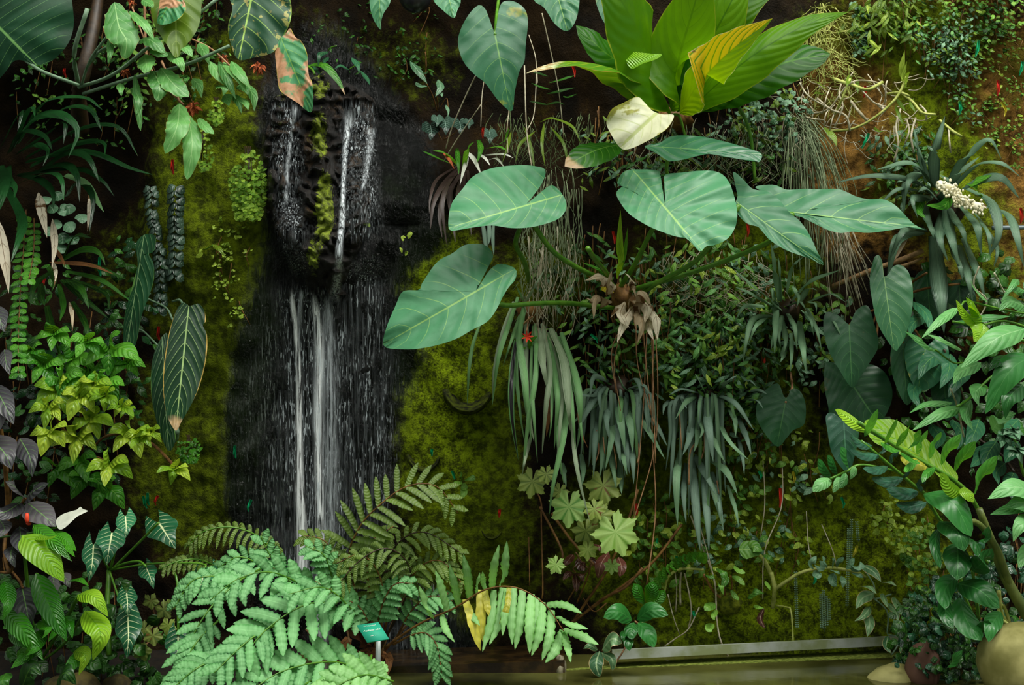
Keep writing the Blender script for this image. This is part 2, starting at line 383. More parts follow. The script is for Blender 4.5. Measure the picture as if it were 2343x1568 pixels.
# ---------------------------------------------------------------- the planted wall
def G(px, py, cx, cy, rx, ry):
    return math.exp(-((px - cx) / rx) ** 2 - ((py - cy) / ry) ** 2)
def wall_d(px, py):
    "how far the wall stands out (+) or back (-) at a photo position"
    d = -.30 * sstep(690, 900, px) * sstep(1420, 1180, px) * sstep(470, 250, py)
    d += -.22 * sstep(380, 240, px) * sstep(120, 300, py) * sstep(800, 620, py)
    d += -.10 * sstep(1750, 2000, px) * sstep(800, 500, py)
    d += .08 * G(px, py, 540, 620, 120, 420) - .05 * G(px, py, 820, 900, 170, 500)
    d += -.10 * sstep(820, 1000, py) * sstep(1250, 1400, px) * sstep(1800, 1600, px) * sstep(1250, 1100, py)
    d += .5 * sstep(-140, -420, py) * sstep(1450, 1000, px)        # added overhang out of view, shaped to shade the upper left
    return d
def ell(px, py, *l):
    return min(1.0, sum(w * math.exp(-(((px - cx) / rx) ** 2 + ((py - cy) / ry) ** 2) ** 1.5) for cx, cy, rx, ry, w in l))
def moss_at(px, py):
    return ell(px, py, (470, 420, 150, 330, .85), (450, 900, 130, 350, .62), (560, 760, 90, 420, .55), (1010, 640, 120, 150, .85), (1040, 930, 170, 240, .9), (1060, 1250, 150, 260, .72),
               (1250, 640, 120, 120, .7), (1800, 1330, 480, 220, 1), (1750, 600, 130, 110, .9), (2150, 330, 150, 330, .62), (2300, 600, 130, 200, .5), (2050, 60, 300, 90, .6), (2000, 1100, 160, 120, .75), (1620, 720, 260, 260, .5), (400, 1100, 130, 200, .5), (1560, 420, 200, 100, .3), (250, 620, 140, 160, .45), (1500, 1150, 220, 180, .7), (1650, 950, 260, 160, .6), (640, 60, 200, 90, .3), (960, 120, 180, 130, .42), (920, 390, 80, 90, .38))
def lime_at(px, py):
    return ell(px, py, (470, 400, 140, 260, .2), (1010, 640, 110, 130, .9), (1020, 860, 120, 130, 1), (1000, 1080, 110, 120, .7), (1800, 1340, 430, 170, .85), (1760, 600, 120, 100, .5), (2180, 350, 200, 330, .5), (2000, 1180, 100, 80, .3))
def wet_at(px, py):
    return ell(px, py, (760, 880, 165, 560, 1), (640, 1080, 110, 430, .8), (740, 300, 150, 260, 1), (900, 420, 110, 190, .85), (950, 540, 120, 60, .5), (960, 1480, 170, 120, .8), (560, 1050, 60, 300, .35), (940, 780, 60, 120, .4))
def soil_at(px, py):
    return ell(px, py, (2180, 250, 260, 420, .9), (1960, 180, 130, 160, .8), (2330, 640, 150, 230, .8), (1920, 480, 120, 130, .5), (1210, 250, 190, 120, .25), (360, 560, 60, 150, .4))

wm = wallmat(); rockm = rockmat()
NX, NY, X0, X1, Y0, Y1 = 400, 290, -620, 2960, -560, 1640
vs_, fs_, at_ = [], [], {'moss': [], 'wet': [], 'soil': [], 'lime': []}
for j in range(NY + 1):
    py = Y0 + (Y1 - Y0) * j / NY
    for i in range(NX + 1):
        px = X0 + (X1 - X0) * i / NX; q = Vector((px * .004, py * .004, 0)); we = wet_at(px, py)
        d = wall_d(px, py) + .05 * noise.noise(q) + .030 * noise.noise(q * 4.1) + .018 * noise.noise(Vector((px * .05, py * .016, 3))) * (.5 + we) + .010 * noise.noise(Vector((px * .11, py * .05, 9)))
        d -= .03 * G(px, py, 930, 512, 70, 5) + .025 * math.exp(-((py - 995 - 14 * math.sin(px * .05)) / 4) ** 2) * sstep(960, 990, px) * sstep(1180, 1120, px)
        vs_.append(Vector(((px - W / 2) * S, -d, ZC + (H / 2 - py) * S)))
        at_['moss'].append(moss_at(px, py)); at_['wet'].append(we); at_['soil'].append(soil_at(px, py)); at_['lime'].append(lime_at(px, py))
for j in range(NY):
    for i in range(NX):
        a = j * (NX + 1) + i; fs_.append((a, a + NX + 1, a + NX + 2, a + 1))
mb = MB(); mb.add(vs_, fs_); wall = mb.build('wall_back', wm); tag(wall, 'mossy planted rock wall, wet and dark round the waterfall', None, kind='structure')
for n_, v_ in at_.items(): wall.data.attributes.new(n_, 'FLOAT', 'POINT').data.foreach_set('value', v_)

# lumpy outcrop of black rock that the two upper streams run over
def rock_d(px, py):
    cx = 735 + 12 * math.sin(py * .012); hw = 122 * sstep(150, 240, py) * (1 - .62 * sstep(470, 665, py)); hw = max(hw, 1)
    u = (px - cx) / hw
    if abs(u) >= 1: return None
    lob = max(0, 1 - abs(u) ** 2.4) ** .6 * sstep(140, 215, py) * sstep(668, 600, py)
    c1 = .14 * math.exp(-((px - 668) / 26) ** 2) * sstep(560, 420, py) + .10 * math.exp(-((px - 790) / 22) ** 2) * sstep(600, 430, py)   # two gullies
    return wall_d(px, py) * .6 + .02 + .26 * lob * (.6 + .4 * sstep(200, 560, py)) - c1 * lob
mb = MB(); vs_, ms_ = [], []; RX, RY = 120, 210
for j in range(RY + 1):
    py = 150 + 525 * j / RY
    for i in range(RX + 1):
        px = 600 + 275 * i / RX; d = rock_d(px, py); q = Vector((px * .018, py * .018, 0))
        if d is None: d = wall_d(px, py) - .09
        else:
            e = noise.noise(q) * .07 + abs(noise.noise(q * 2.1 + Vector((4, 1, 0)))) * .15 + noise.noise(q * 4.5) * .035; mo_ = ell(px, py, (742, 480, 24, 150, 1), (735, 290, 26, 80, .75), (715, 590, 22, 70, .8)); d += (e - .05) * (1 - .45 * mo_) + .02 * mo_
        vs_.append(Vector(((px - W / 2) * k_at(d), -d, ZC + (H / 2 - py) * k_at(d))))
        ms_.append(ell(px, py, (744, 475, 24, 95, .95), (732, 300, 24, 60, .7), (716, 590, 20, 50, .8), (735, 190, 30, 40, .6), (640, 240, 20, 60, .4)))
fs_ = [(j * (RX + 1) + i, (j + 1) * (RX + 1) + i, (j + 1) * (RX + 1) + i + 1, j * (RX + 1) + i + 1) for j in range(RY) for i in range(RX)]
mb.add(vs_, fs_); o = mb.build('rock_outcrop', rockm); o.data.attributes.new('moss', 'FLOAT', 'POINT').data.foreach_set('value', ms_)
tag(o, 'lumpy black wet rock with a green moss stripe where the waterfall starts', 'rock')
def surf_d(px, py):
    r = rock_d(px, py) if 150 < py < 668 else None
    return max(wall_d(px, py), r if r is not None else -9)

# the falling water: silky streams over a thin film
fall = thing('waterfall', 'thin white streams of water running down the black wet rock', 'waterfall', 735, 1480, .12)
def stream(spec, mat, off=.035, name='water_stream', sag=0):
    mb = MB(); p, _ = pl(spec); n = 70; c = cr([Vector((x, y, w)) for x, y, w in p], n); vs, uvs, fs = [], [], []; ph = R(0, 9); m = 6
    dd = [max(surf_d(q.x + o, q.y) for o in (-8, 0, 8)) + off for q in c]
    for i in range(n, 0, -1): pass
    dd = [sum(dd[max(0, i - 4):i + 5]) / len(dd[max(0, i - 4):i + 5]) for i in range(n + 1)]
    for i, q in enumerate(c):
        for j in range(m + 1):
            u = j / m; x = q.x + (u - .5) * 2 * q.z + 2.0 * noise.noise(Vector((q.y * .02, ph, 0)))
            vs.append(P(x, q.y, dd[i] + .012 * math.sin(math.pi * u) + .006 * noise.noise(Vector((x * .2, q.y * .01, ph))))); uvs.append((u, i / n))
    for i in range(n):
        for j in range(m): a = i * (m + 1) + j; fs.append((a, a + m + 1, a + m + 2, a + 1))
    mb.add(vs, fs, uvs); return mb.build(name, mat, fall)
w1, w2, w3 = watermat('white_water', 1.0), watermat('thin_water', .55), watermat('water_film_painted_glints', .13, 'ccd6dc', .72)
w0, w4 = watermat('bright_water', 1.9, 'f2f6f8'), watermat('sparse_film_painted_glints', .05, 'a8b4ae', .26)
stream('672,236,12 675,262,8 667,310,6 660,360,7 655,420,8 652,480,8', w2)
stream('806,246,20 797,290,13 790,350,9 785,420,8 783,500,9 778,560,11 772,640,15 766,700,18', w1)
stream('850,290,16 846,330,12 838,390,9 830,440,9', w2)
stream('664,655,8 672,720,8 681,790,8 684,870,9 683,960,10 685,1080,13 690,1260,18 690,1400,16', w0)
stream('690,660,7 686,720,9 682,760,8 682,800,7', w2)
stream('716,665,8 724,720,12 730,780,13 731,850,13 727,930,12 729,1050,12 733,1200,14 737,1380,17 738,1490,18', w0)
stream('716,672,10 726,740,16 732,830,20 728,950,20 732,1100,18 735,1250,22 738,1480,26', w2)
stream('745,670,16 752,760,20 757,880,22 756,1000,24 756,1150,26 752,1300,22', w2)
stream('822,560,70 815,700,110 815,860,120 820,1000,125 805,1150,120 790,1330,110', w3, .02, 'water_film')
stream('700,640,80 700,800,100 700,950,110 700,1150,110 700,1400,90', w3, .025, 'water_film')
stream('625,640,40 618,800,60 600,950,90 600,1150,100 610,1330,80', w4, .02, 'water_film')
stream('665,225,60 660,330,50 660,430,50 680,560,50 690,640,30', w3, .02, 'water_film')
stream('815,225,50 815,330,60 820,430,60 815,560,70', w3, .02, 'water_film')
stream('960,1330,60 960,1420,110 960,1500,120', w3, .02, 'water_film')

# ---------------------------------------------------------------- ground, pool, ledges
groundm = plain('dark_bed_soil', '0d0a06', '1d150b', 18, .8, .3, .6)
mb = MB(); n = 40; vs_, fs_ = [], []
for j in range(n + 1):
    for i in range(n + 1):
        x = -4.2 + 3.5 * i / n; y = .12 - 3.6 * j / n; vs_.append(Vector((x, y, .05 + .03 * noise.noise(Vector((x * 2, y * 2, 1))) + .10 * sstep(-.5, .05, y))))
for j in range(n):
    for i in range(n): a = j * (n + 1) + i; fs_.append((a, a + n + 1, a + n + 2, a + 1))
mb.add(vs_, fs_); o = mb.build('ground', groundm); tag(o, 'dark damp soil of the planting bed', None, kind='structure')
poolm = poolmat(); mb = MB(); zw = .147
mb.add([Vector((-.9, -.10, zw)), Vector((-.9, -4.2, zw)), Vector((4.2, -4.2, zw)), Vector((4.2, -.10, zw))], [(0, 1, 2, 3)])
o = mb.build('pool_water', poolm); tag(o, 'still murky green pool water below the wall', None, kind='stuff')
ledgem = plain('wet_brown_stone', '1a120a', '3a2a14', 14, .22, .5, .4); ledgeside = plain('pale_stone', '4a4433', '8a836a', 16, .6, .4, .5)
mb = MB(); box(mb, P(770, 1492, .02), P(770, 1530, .42), P(1292, 1512, .42), P(1292, 1474, .02), .07); single(mb, 'wet_ledge', ledgem, 'wet brown stone ledge under the waterfall at the foot of the wall', 'ledge')
for s_, lab in (('1165,1560 1248,1552', 'pale stone block under the wet ledge, left of the narrow black gap'), ('1268,1520 1296,1510', 'small pale stone at the right end of the wet ledge')):
    (x0, y0), (x1, y1) = [tuple(float(q) for q in t.split(',')) for t in s_.split()]
    mb = MB(); c_ = P((x0 + x1) / 2, (y0 + y1) / 2 + 14, .36); blob(mb, c_, abs(x1 - x0) * .5 * S, .07, .05, .15, 2, 20, x0); single(mb, 'stone_block', ledgeside, lab, 'stone')
railm = plain('weathered_grey_metal', 'b4bab2', '8a9468', 9, .45, .5, .15, .2)
mb = MB()
a, b = P(1400, 1486, .33), P(2080, 1453, .07); a2, b2 = P(1400, 1489, .29), P(2080, 1456, .03)
box(mb, b2 + Vector((0, .02, 0)), a2 + Vector((0, .02, 0)), a + Vector((0, -.02, 0)), b + Vector((0, -.02, 0)), .036)
rail = single(mb, 'metal_rail', railm, 'long grey metal rail, green with algae, along the foot of the wall', 'rail')
meshm = plain('mossy_netting', '4d5a1c', '7f8a3a', 60, .9, .2, .9)
mb = MB(); box(mb, P(2090, 1485, .02), P(1290, 1521, .26), P(1290, 1534, .38), P(2090, 1502, .14), .05); o = single(mb, 'moss_netting', meshm, 'strip of mossy netting between the grey rail and the pool', 'netting')
stonem = plain('pale_boulder', '6d6a35', 'a39d63', 5, .7, .3, .25)
pocketm_ = plain('mossy_brown_rock', '2c2612', '5a5026', 14, .8, .3, .8)
for px, py, rx, rz, d, lab in ((165, 1590, 70, 52, .55, 'mossy brown rock at the bottom left under the glossy broad leaves'), (268, 1578, 36, 34, .5, 'smaller mossy rock at the bottom edge below the lowest arrow leaf'), (2045, 1573, 62, 52, .5, 'pale rounded boulder at the pool edge below the creepers'), (2112, 1530, 40, 60, .55, 'reddish rounded stone behind the pale boulder, half under creepers'), (2345, 1520, 105, 96, .9, 'large pale green boulder at the lower right corner of the photo')):
    mb = MB(); k = k_at(d); blob(mb, P(px, py, d), rx * k, rx * k * .9, rz * k, .10, 1.4, 36, px); single(mb, 'boulder', plain('red_brown_stone', '4a3426', '66483a', 8, .7, .3, .3) if px == 2112 else pocketm_ if px < 300 else stonem, lab, 'boulder')
pocketm = plain('mossy_stone_pocket', '15170a', '4a540e', 34, .85, .2, 1.0)
for px, py, w_, h_, lab in ((1070, 905, 52, 44, 'half-round stone planting pocket on the moss right of the falls'), (970, 1050, 36, 34, 'small dark planting pocket with wet leaves beside the falls'), (1125, 1215, 24, 22, 'smallest planting pocket, dark and empty, right of the olive fern')):
    mb = MB(); vs, fs = [], []; n, m = 24, 9; cy = py - h_ * .45; w0 = wall_d(px, py)
    for i in range(n + 1):                    # a lip of stone: a quarter bowl whose rim curves forward from the wall
        g = math.pi * i / n; bulge = math.sin(g) ** .8
        for j in range(m):
            u = j / (m - 1)
            if u < .62: f = u / .62; rr = 1.18 - .16 * f; dd = -.02 + .115 * math.sin(f * math.pi / 2) * bulge                 # outside of the bowl up to the rim
            else: f = (u - .62) / .38; rr = 1.02 - .34 * f; dd = -.02 + .115 * bulge * (1 - f) ** 1.4                             # inside, back to the wall
            vs.append(P(px + math.cos(g) * w_ * rr, cy + math.sin(g) * h_ * 1.25 * (rr - .1 + .1 * bulge), w0 + dd + .012 * noise.noise(Vector((i * .5, j * .8, px)))))
    for i in range(n):
        for j in range(m - 1): q_ = i * m + j; fs.append((q_, q_ + m, q_ + m + 1, q_ + 1))
    mb.add(vs, fs); single(mb, 'planting_pocket', pocketm, lab, 'planting pocket')
# ---------------------------------------------------------------- plant materials
M = {}
M['blue'] = leafmat('blue_green_leaf', '2c6a44', '47825a', '94bc64', 5, 1.5, .03, .030, .44, .12, '4f8a20', pleat=.4, rv=.2, vmix=.75, spec=.35)
M['bluedk'] = leafmat('deep_green_leaf', '1c4a30', '2d6242', '6d9a50', 5, 1.5, .03, .03, .34, .12, pleat=.3, rv=.25, patch='8fae3c', pa=.72, ps=6)
M['back'] = leafmat('backlit_green_leaf', '3a7004', '66980a', '3c6c06', 11, 3.0, .05, .05, .36, .5, '8fd000', pleat=.3, rv=.35, edge='a8b030', ew=.95)
M['backdk'] = leafmat('backlit_dark_leaf', '1f5206', '2e6a0c', '4c8018', 10, 2, .08, .06, .34, .3, '5aa000', pleat=.4)
M['backyel'] = leafmat('backlit_yellowing_leaf', 'b09a08', 'd8b414', '3c6a08', 11, 1.8, .17, .10, .38, .55, 'f0c800', patch='8a4a10', pa=.7, ps=14, edge='e8dca0', ew=.94, pleat=.5)
M['sunwhite'] = leafmat('sunlit_white_leaf', 'ecebc0', 'fdfdf2', 'a8b83c', 4, 1.6, .08, .10, .45, .35, 'f8f8d0', patch='b8c050', pa=.64, ps=9, edge='b8b23a', ew=.95, vmix=.6, pleat=.15)  # cream white of a bleached leaf, with hard sunlight put into the colour
M['tip'] = leafmat('green_leaf_dry_tip', '2c6a14', '46851f', '6ea03c', 8, 1.5, .06, .05, .32, .25, '70b010', tipc='c8a888', ta=.82)
M['tipw'] = leafmat('arching_leaf_sunlit_tip', '3f7a0c', '6a9a18', '9aa820', 14, 2, .14, .06, .34, .4, '90c010', tipc='eef0c0', ta=.82, edge='a07030', ew=.95)  # white tip is strong sunlight painted into the blade colour
M['velvet'] = leafmat('velvet_leaf_white_veins', '0d3a1c', '17502a', 'a8cf90', 7, 2.4, .05, .05, .4, .08, edge='6a9a4a', ew=.95, pleat=.3)
M['velvet2'] = leafmat('velvet_leaf_tan_rim', '0f3a1c', '184a28', 'b4d488', 8, 2.6, .055, .05, .42, .1, edge='c9a64e', ew=.93, pleat=.3, tipc='d8b890', ta=.93)
M['arrow'] = leafmat('arrow_leaf_white_ribs', '1f5a38', '2d6d48', 'e6f0b8', 6, 1.0, .07, .075, .3, .12, edge='4a7a58', ew=.96, vmix=.95)
M['darkheart'] = leafmat('dark_heart_leaf', '143820', '22502e', '4a7a44', 6, 2.2, .03, .03, .42, .06, pleat=.12, patch='5a6a50', pa=.74, ps=8)
M['brom2'] = leafmat('grey_green_rosette_leaf', '3f6448', '66906c', '86a880', 1, 0, 0, .12, .42, .12, stri=.3, rv=.4)
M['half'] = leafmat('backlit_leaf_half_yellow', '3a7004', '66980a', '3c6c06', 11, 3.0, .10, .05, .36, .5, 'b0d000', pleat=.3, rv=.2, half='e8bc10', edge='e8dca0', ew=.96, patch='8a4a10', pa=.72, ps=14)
M['dusty'] = leafmat('dusty_textured_leaf', '15482a', '2f6c42', 'a0c458', 5, 1.8, .05, .04, .55, .12, patch='a8b060', pa=.63, ps=30, edge='8ab040', ew=.95, pleat=.4)
M['halfbrown'] = leafmat('leaf_half_dried', '1f5a34', '357a48', '7aa848', 6, 1.8, .05, .04, .5, .12, patch='d8a078', pa=.55, ps=8, edge='c8c040', ew=.95, pleat=.4)
M['olive'] = leafmat('olive_leaf', '4f6f14', '6d8a24', '90a848', 6, 1.5, .05, .04, .35, .3, '90b010')
M['pleat'] = leafmat('pleated_mid_green_leaf', '4c8a42', '6aa658', '9cc880', 5, 1.8, .04, .05, .42, .25, '7ab020', edge='a88a40', ew=.96, tipc='b86a30', ta=1.0, pleat=.15)
M['shrub'] = leafmat('shrub_leaf', '3a8420', '5aa02c', '86bc50', 6, 1.6, .07, .04, .32, .3, '90d010', pleat=.7)
M['shruby'] = leafmat('yellow_green_shrub_leaf', '7aa826', 'a4bc38', '5c8c20', 5, 1.6, .08, .05, .3, .35, 'c0d820', pleat=.7)
M['purple'] = leafmat('purple_grey_leaf', '3c3b40', '524f52', '6c9a50', 6, 1.4, .03, .05, .42, .05, pleat=.5, vmix=.8)
M['glossy'] = leafmat('glossy_green_leaf', '2a7414', '478f1e', '3a7a18', 12, 2.4, .10, .05, .24, .28, '80c800', pleat=.7)
M['lime'] = leafmat('lime_leaf', '7db41e', '9cc832', '5c9a18', 11, 2.4, .10, .05, .28, .35, 'b0e010', pleat=.7)
M['bromdk'] = leafmat('dark_strap_leaf', '0f3014', '1d4a22', None, rough=.26, tr=.1, pleat=.2, tipc='6d8a58', ta=1.05)
M['strap'] = leafmat('pale_strap_leaf', '3f7a3a', '5d9a58', '8ab87a', 1, 0, 0, .10, .4, .15, edge='9cb890', ew=.9, stri=.45)
M['strap2'] = leafmat('worn_strap_leaf', '5a7a4a', '86a07a', 'a8b898', 1, 0, 0, .10, .45, .15, edge='a8b498', ew=.85, stri=.4)
M['grassdk'] = plain('dark_grass_strand', '3c4a2a', '66784a', 30, .7, .3, .2)
M['strapgrey'] = leafmat('grey_green_strap_leaf', '40604a', '61796a', '84a08c', 1, 0, 0, .07, .5, .08, stri=.3, rv=.5)
M['brom'] = leafmat('blue_green_strap_leaf', '24402f', '46684f', '6d8c70', 1, 0, 0, .12, .38, .1, stri=.3, rv=.4)
M['tan'] = leafmat('dead_tan_leaf', 'bca684', 'e8dcc4', '8a6a44', 4, .5, .06, .08, .7, .2, patch='7a5a3a', pa=.6, ps=12, edge='7a5a38')
M['brown'] = leafmat('dead_brown_leaf', '5a3216', '8a5a30', '3c2210', 4, .5, .06, .08, .7, .15)
M['rust'] = leafmat('rusty_dry_flower', '8a3a14', 'b86030', None, rough=.8, tr=.15)
M['black'] = leafmat('blackened_leaf', '17100f', '2c201e', '4a3a34', 1, 0, 0, .08, .4, .0, edge='6a5a4a', ew=.9)
M['white'] = leafmat('white_leaf', 'd8dcc8', 'f2f4ea', None, rough=.4, tr=.3, pleat=0)
M['fern'] = leafmat('blue_green_fern', '35783a', '559650', '90cc88', 7, .3, .0, .11, .55, .2, '60b020', pleat=.15, rv=.3, spec=.25)
M['fernlt'] = leafmat('light_green_fern', '62a048', '80b862', 'a4d890', 7, .3, .0, .10, .5, .25, '80c820', pleat=.15, rv=.3, spec=.25)
M['fernyel'] = leafmat('yellowing_fern', 'b0b030', 'd8d050', 'e0d870', 6, .4, .05, .08, .4, .3, 'd0c020')
M['fernol'] = leafmat('olive_fern_underside', '3f5a12', '5d7a22', '7a9440', 10, .4, .0, .08, .45, .35, '80a810', pleat=.2, rv=.4)
M['maiden'] = leafmat('maidenhair_leaf', '6a9a20', '9cc03c', None, rough=.5, tr=.35)
M['creeper'] = leafmat('creeper_leaf', '457f28', '74a33c', '90b858', 4, 1.4, .05, .06, .4, .25, rv=.6)
M['creepgrey'] = leafmat('grey_creeper_leaf', '44704c', '6a9070', '88a888', 4, 1, .04, .08, .36, .12, rv=.6)
M['creeplime'] = leafmat('lime_creeper_leaf', '7a9a26', 'a8c048', '88a030', 4, 1, .06, .07, .34, .3, rv=.5)
M['creepdk'] = leafmat('dark_ground_leaf', '143a20', '28563a', '3a6a48', 3, 1, .06, .06, .28, .1, rv=.5)
M['dusk'] = leafmat('deep_shade_leaf', '1c4412', '32661e', '4c7824', 4, 1.4, .05, .06, .36, .15, rv=.6)
M['oval'] = leafmat('thick_oval_leaf', '1d5a20', '2f7430', '4a8a44', 5, 1.6, .04, .04, .36, .12, edge='6a9a50', ew=.97, spec=.4)
M['pale'] = leafmat('pale_green_leaf', '488c44', '6ca862', '98c488', 6, 1.8, .04, .04, .42, .2, '80c040', pleat=.25, spec=.4)
M['zz'] = leafmat('glossy_leaflet', '3f8a2c', '5aa640', '74b84c', 5, 1.4, .04, .05, .26, .25, '80d010', edge='9ac870', ew=.96)
M['zzgrey'] = leafmat('shiny_dark_leaflet', '24503a', '3a6a54', '4a7a60', 5, 1.4, .04, .05, .18, .08, coat=.5)
M['begonia'] = leafmat('begonia_leaf_olive', '455f18', '6a8628', 'a0b058', 1, 0, 0, .07, .5, .3, rv=.5, patch='7a5a2a', pa=.68, ps=10, pleat=0, spec=.3)
M['begonialt'] = leafmat('begonia_leaf_light', '4f8a30', '769e3c', 'a8c470', 1, 0, 0, .07, .5, .3, pleat=0, spec=.3)
M['red'] = leafmat('bronze_leaf', '4a2a20', '6a3c30', 'b08a78', 4, 1, .02, .08, .36, .1, edge='8a4a40', ew=.95)
M['striped'] = leafmat('striped_leaf', '44704a', '6a9060', 'a8c090', 4, 1, .03, .14, .36, .15, edge='c8b080', ew=.9)
M['stem'] = plain('green_stem', '3f7414', '5a8a22', 30, .4, .5, .1)
M['stemdk'] = plain('dark_stem', '241a10', '3a2a18', 30, .5, .4, .2)
M['stemgrey'] = plain('grey_stem', '5a7a5a', '7a947a', 30, .45, .4, .1)
M['stembr'] = plain('brown_stem', '5a3c1e', '86602f', 30, .6, .3, .3)
M['stempk'] = plain('pinkish_stem', '80583c', 'b48a64', 30, .5, .3, .2)
M['root'] = plain('pale_root', '9a8f74', 'c4bca4', 30, .7, .3, .2)
M['rootgr'] = plain('grey_green_strand', '6d7d5a', '93a07c', 30, .7, .3, .2)
M['strandlt'] = plain('yellow_green_strand', '8a9440', 'b4b868', 30, .7, .3, .2)
M['redflower'] = plain('red_flower', 'd8381c', 'f05030', 30, .5, .4, .1)
M['cream'] = plain('cream_bead', 'd0c8a0', 'f0ead0', 40, .6, .3, .2)

def whorl(root, cx, cy, l, mat, n=5, d=.4, rot=None, w=.30, lean=.1):
    "a tuft of drooping leaves round a shoot tip"
    mb = MB(); tube(mb, [P(cx, cy + l * .35, d - .06), P(cx, cy, d), P(cx, cy - l * .12, d + .02)], 2.2 * k_at(d), 1.2 * k_at(d), 5); sh_ = mb.build('shoot', M['stem'], root)
    a0 = R(0, 6.28) if rot is None else rot; k = k_at(d)
    for i in range(n):
        a = a0 + 6.283 * i / n + R(-.25, .25); le = l * R(.75, 1.05); x, y = math.cos(a), math.sin(a) * .75
        p = [P(cx, cy, d), P(cx + x * le * .5, cy + y * le * .5 - le * .06, d + .05), P(cx + x * le, cy + y * le + le * .28, d + .06 + R(-.03, .03))]
        mb = MB(); leaf(mb, p, le * w * k, 'ovate', cup=.25, face=(FACE + Vector((R(-.35, .35), 0, R(-.2, .35)))).normalized(), nv=12, nu=3)
        mb.build('leaf', mat, sh_)

# ---------------------------------------------------------------- upper left
t = thing('philodendron', 'dark climbing plant with huge veined leaves and long bare stems, top left corner', 'plant', 185, 190, .35)
trace(t, (-5, 60), (80, 147), '168,30 165,78 145,115 112,143 80,148 50,138 30,141 8,170 -30,200 -90,150 -120,50 -60,-80 80,-90 150,-40', leafmat('huge_dark_leaf', '10361f', '1c4c2e', '6a9a54', 6, 2.2, .025, .025, .45, .06, edge='5a8a48', ew=.97, pleat=.15, spec=.2), .95, .1, .1, .25, .03)
trace(t, (577, -15), (545, 136), '545,136 528,100 522,60 532,20 525,-10 540,-50 640,-60 664,0 666,40 655,72 640,100 620,122 580,132', M['dusty'], .75, -.1, .3, .15, .07)
trace(t, (648, 100), (713, 256), '713,256 680,235 650,215 638,200 632,150 630,115 640,90 655,75 664,65 676,85 690,95 703,125 706,170 715,195', M['halfbrown'], .78, .2, .35, .12, .06)
trace(t, (402, -20), (403, 132), '403,132 380,100 355,60 345,20 350,-30 400,-50 455,-30 460,30 450,70 425,105', M['olive'], .6, .1, .5, .1, .03)
trace(t, (395, -5), (362, 52), '360,52 363,20 370,-10 395,-22 420,0 424,25 405,46 380,56', M['halfbrown'], .66, .2, .5, .2, .12)
tb(t, '180,200 260,170 350,100 430,50 500,-5:4;190,215 300,180 420,150 525,105:4;185,200 205,140 240,90 265,60:3;195,160 225,120 250,105:3;180,195 170,120 200,20:5;60,140 100,165 180,195:4', M['stemgrey'], d0=.35, d1=.6, out=.06, name='petiole')
mb = MB(); tube(mb, [P(185, 300, .1), P(180, 220, .25), P(190, 170, .35), P(215, 60, .3), P(230, -40, .2)], .035, .02, 8); mb.build('stem', M['stemdk'], t)
t = thing('hanging_pleated_plant', 'hanging stem of oblong wavy-edged leaves and rusty dry flower tufts left of the falls', 'plant', 330, 20, .3)
lv(t, '300,200 318,225 312,262:10;345,100 362,118 385,128:14;380,120 410,140 420,165:13;395,95 425,110 440,130:12;425,270 415,300 405,330:10;290,60 275,80 262,110:12;262,5 272,60 290,95 283,137:34.6;297,25 330,55 352,90:11.5;318,90 345,92 377,122:16.6;330,125 335,150 330,168:21.8;350,162 365,195 360,232:23.0;368,155 395,190 432,222:24.3;411,237 405,290 378,352:26.9;430,262 440,330 428,412:21.8;455,270 470,290 490,307:11.5;308,170 315,240 322,300:10.2;250,85 252,120 247,145:9.0;325,0 345,10 350,18:11.5;275,190 276,205 278,220:9.0', M['pleat'], 'ellip', .6, .72, .04, wave=.16, nw=5, edge=.05, nv=20)
tb(t, '330,-10 335,125 350,165 400,220 420,240:3;370,140 385,175 412,235:3;300,10 330,90:2', M['stempk'], d0=.45, d1=.5)
def tuft(root, cx, cy, r, mat, d=.5, n=34, name='flower_tuft'):
    mb = MB(); k = k_at(d)
    for i in range(n):
        a = R(0, 6.28); e = R(.2, 1); q = Vector((math.cos(a) * e, R(-.5, .5), math.sin(a) * e - .1)) * r * k; c = P(cx, cy, d)
        leaf(mb, [c + q * .1, c + q * .6 + Vector((0, 0, R(-.1, .2) * r * k)), c + q + Vector((0, 0, -R(0, .5) * r * k))], r * .13 * k, 'lance', nv=5, nu=1, face=Vector((R(-1, 1), -1, R(-1, 1))).normalized())
    return mb.build(name, mat, root)
for x, y, r in ((440, 243, 26), (287, 165, 15), (300, 5, 14), (365, 20, 10)): tuft(t, x, y, r, M['rust'], .55)
t = thing('trailing_sprig', 'drooping sprig of narrow pale green leaflets with brown dry tufts beside the half-dried leaf', 'plant', 470, 110, .3)
lv(t, '455,98 468,120 480,150:13.8;480,140 500,170 522,200:13.8;500,140 520,180 540,228:12.5;510,140 545,175 565,215:12.5;530,140 550,170 575,205:13.8;560,190 580,220 582,255:11.2;500,195 515,200 510,220:16.2;515,215 520,228 524,243:13.8;530,215 545,230 553,260:10.0;545,195 560,200 568,218:13.8;548,222 562,235 568,252:11.2;440,180 455,195 462,225:12.5', M['pleat'], 'lance', .45, .55, .03, wave=.1)
tb(t, '440,90 480,110 510,135 560,185:2.5', M['stempk'], d0=.42, d1=.5)
for x, y, r in ((512, 132, 16), (592, 152, 20)): tuft(t, x, y, r, M['rust'], .45, name='dry_tuft')
t = thing('bromeliad', 'dark arching strap-leaved plant with pale leaf tips at the left edge', 'plant', 45, 390, .05)
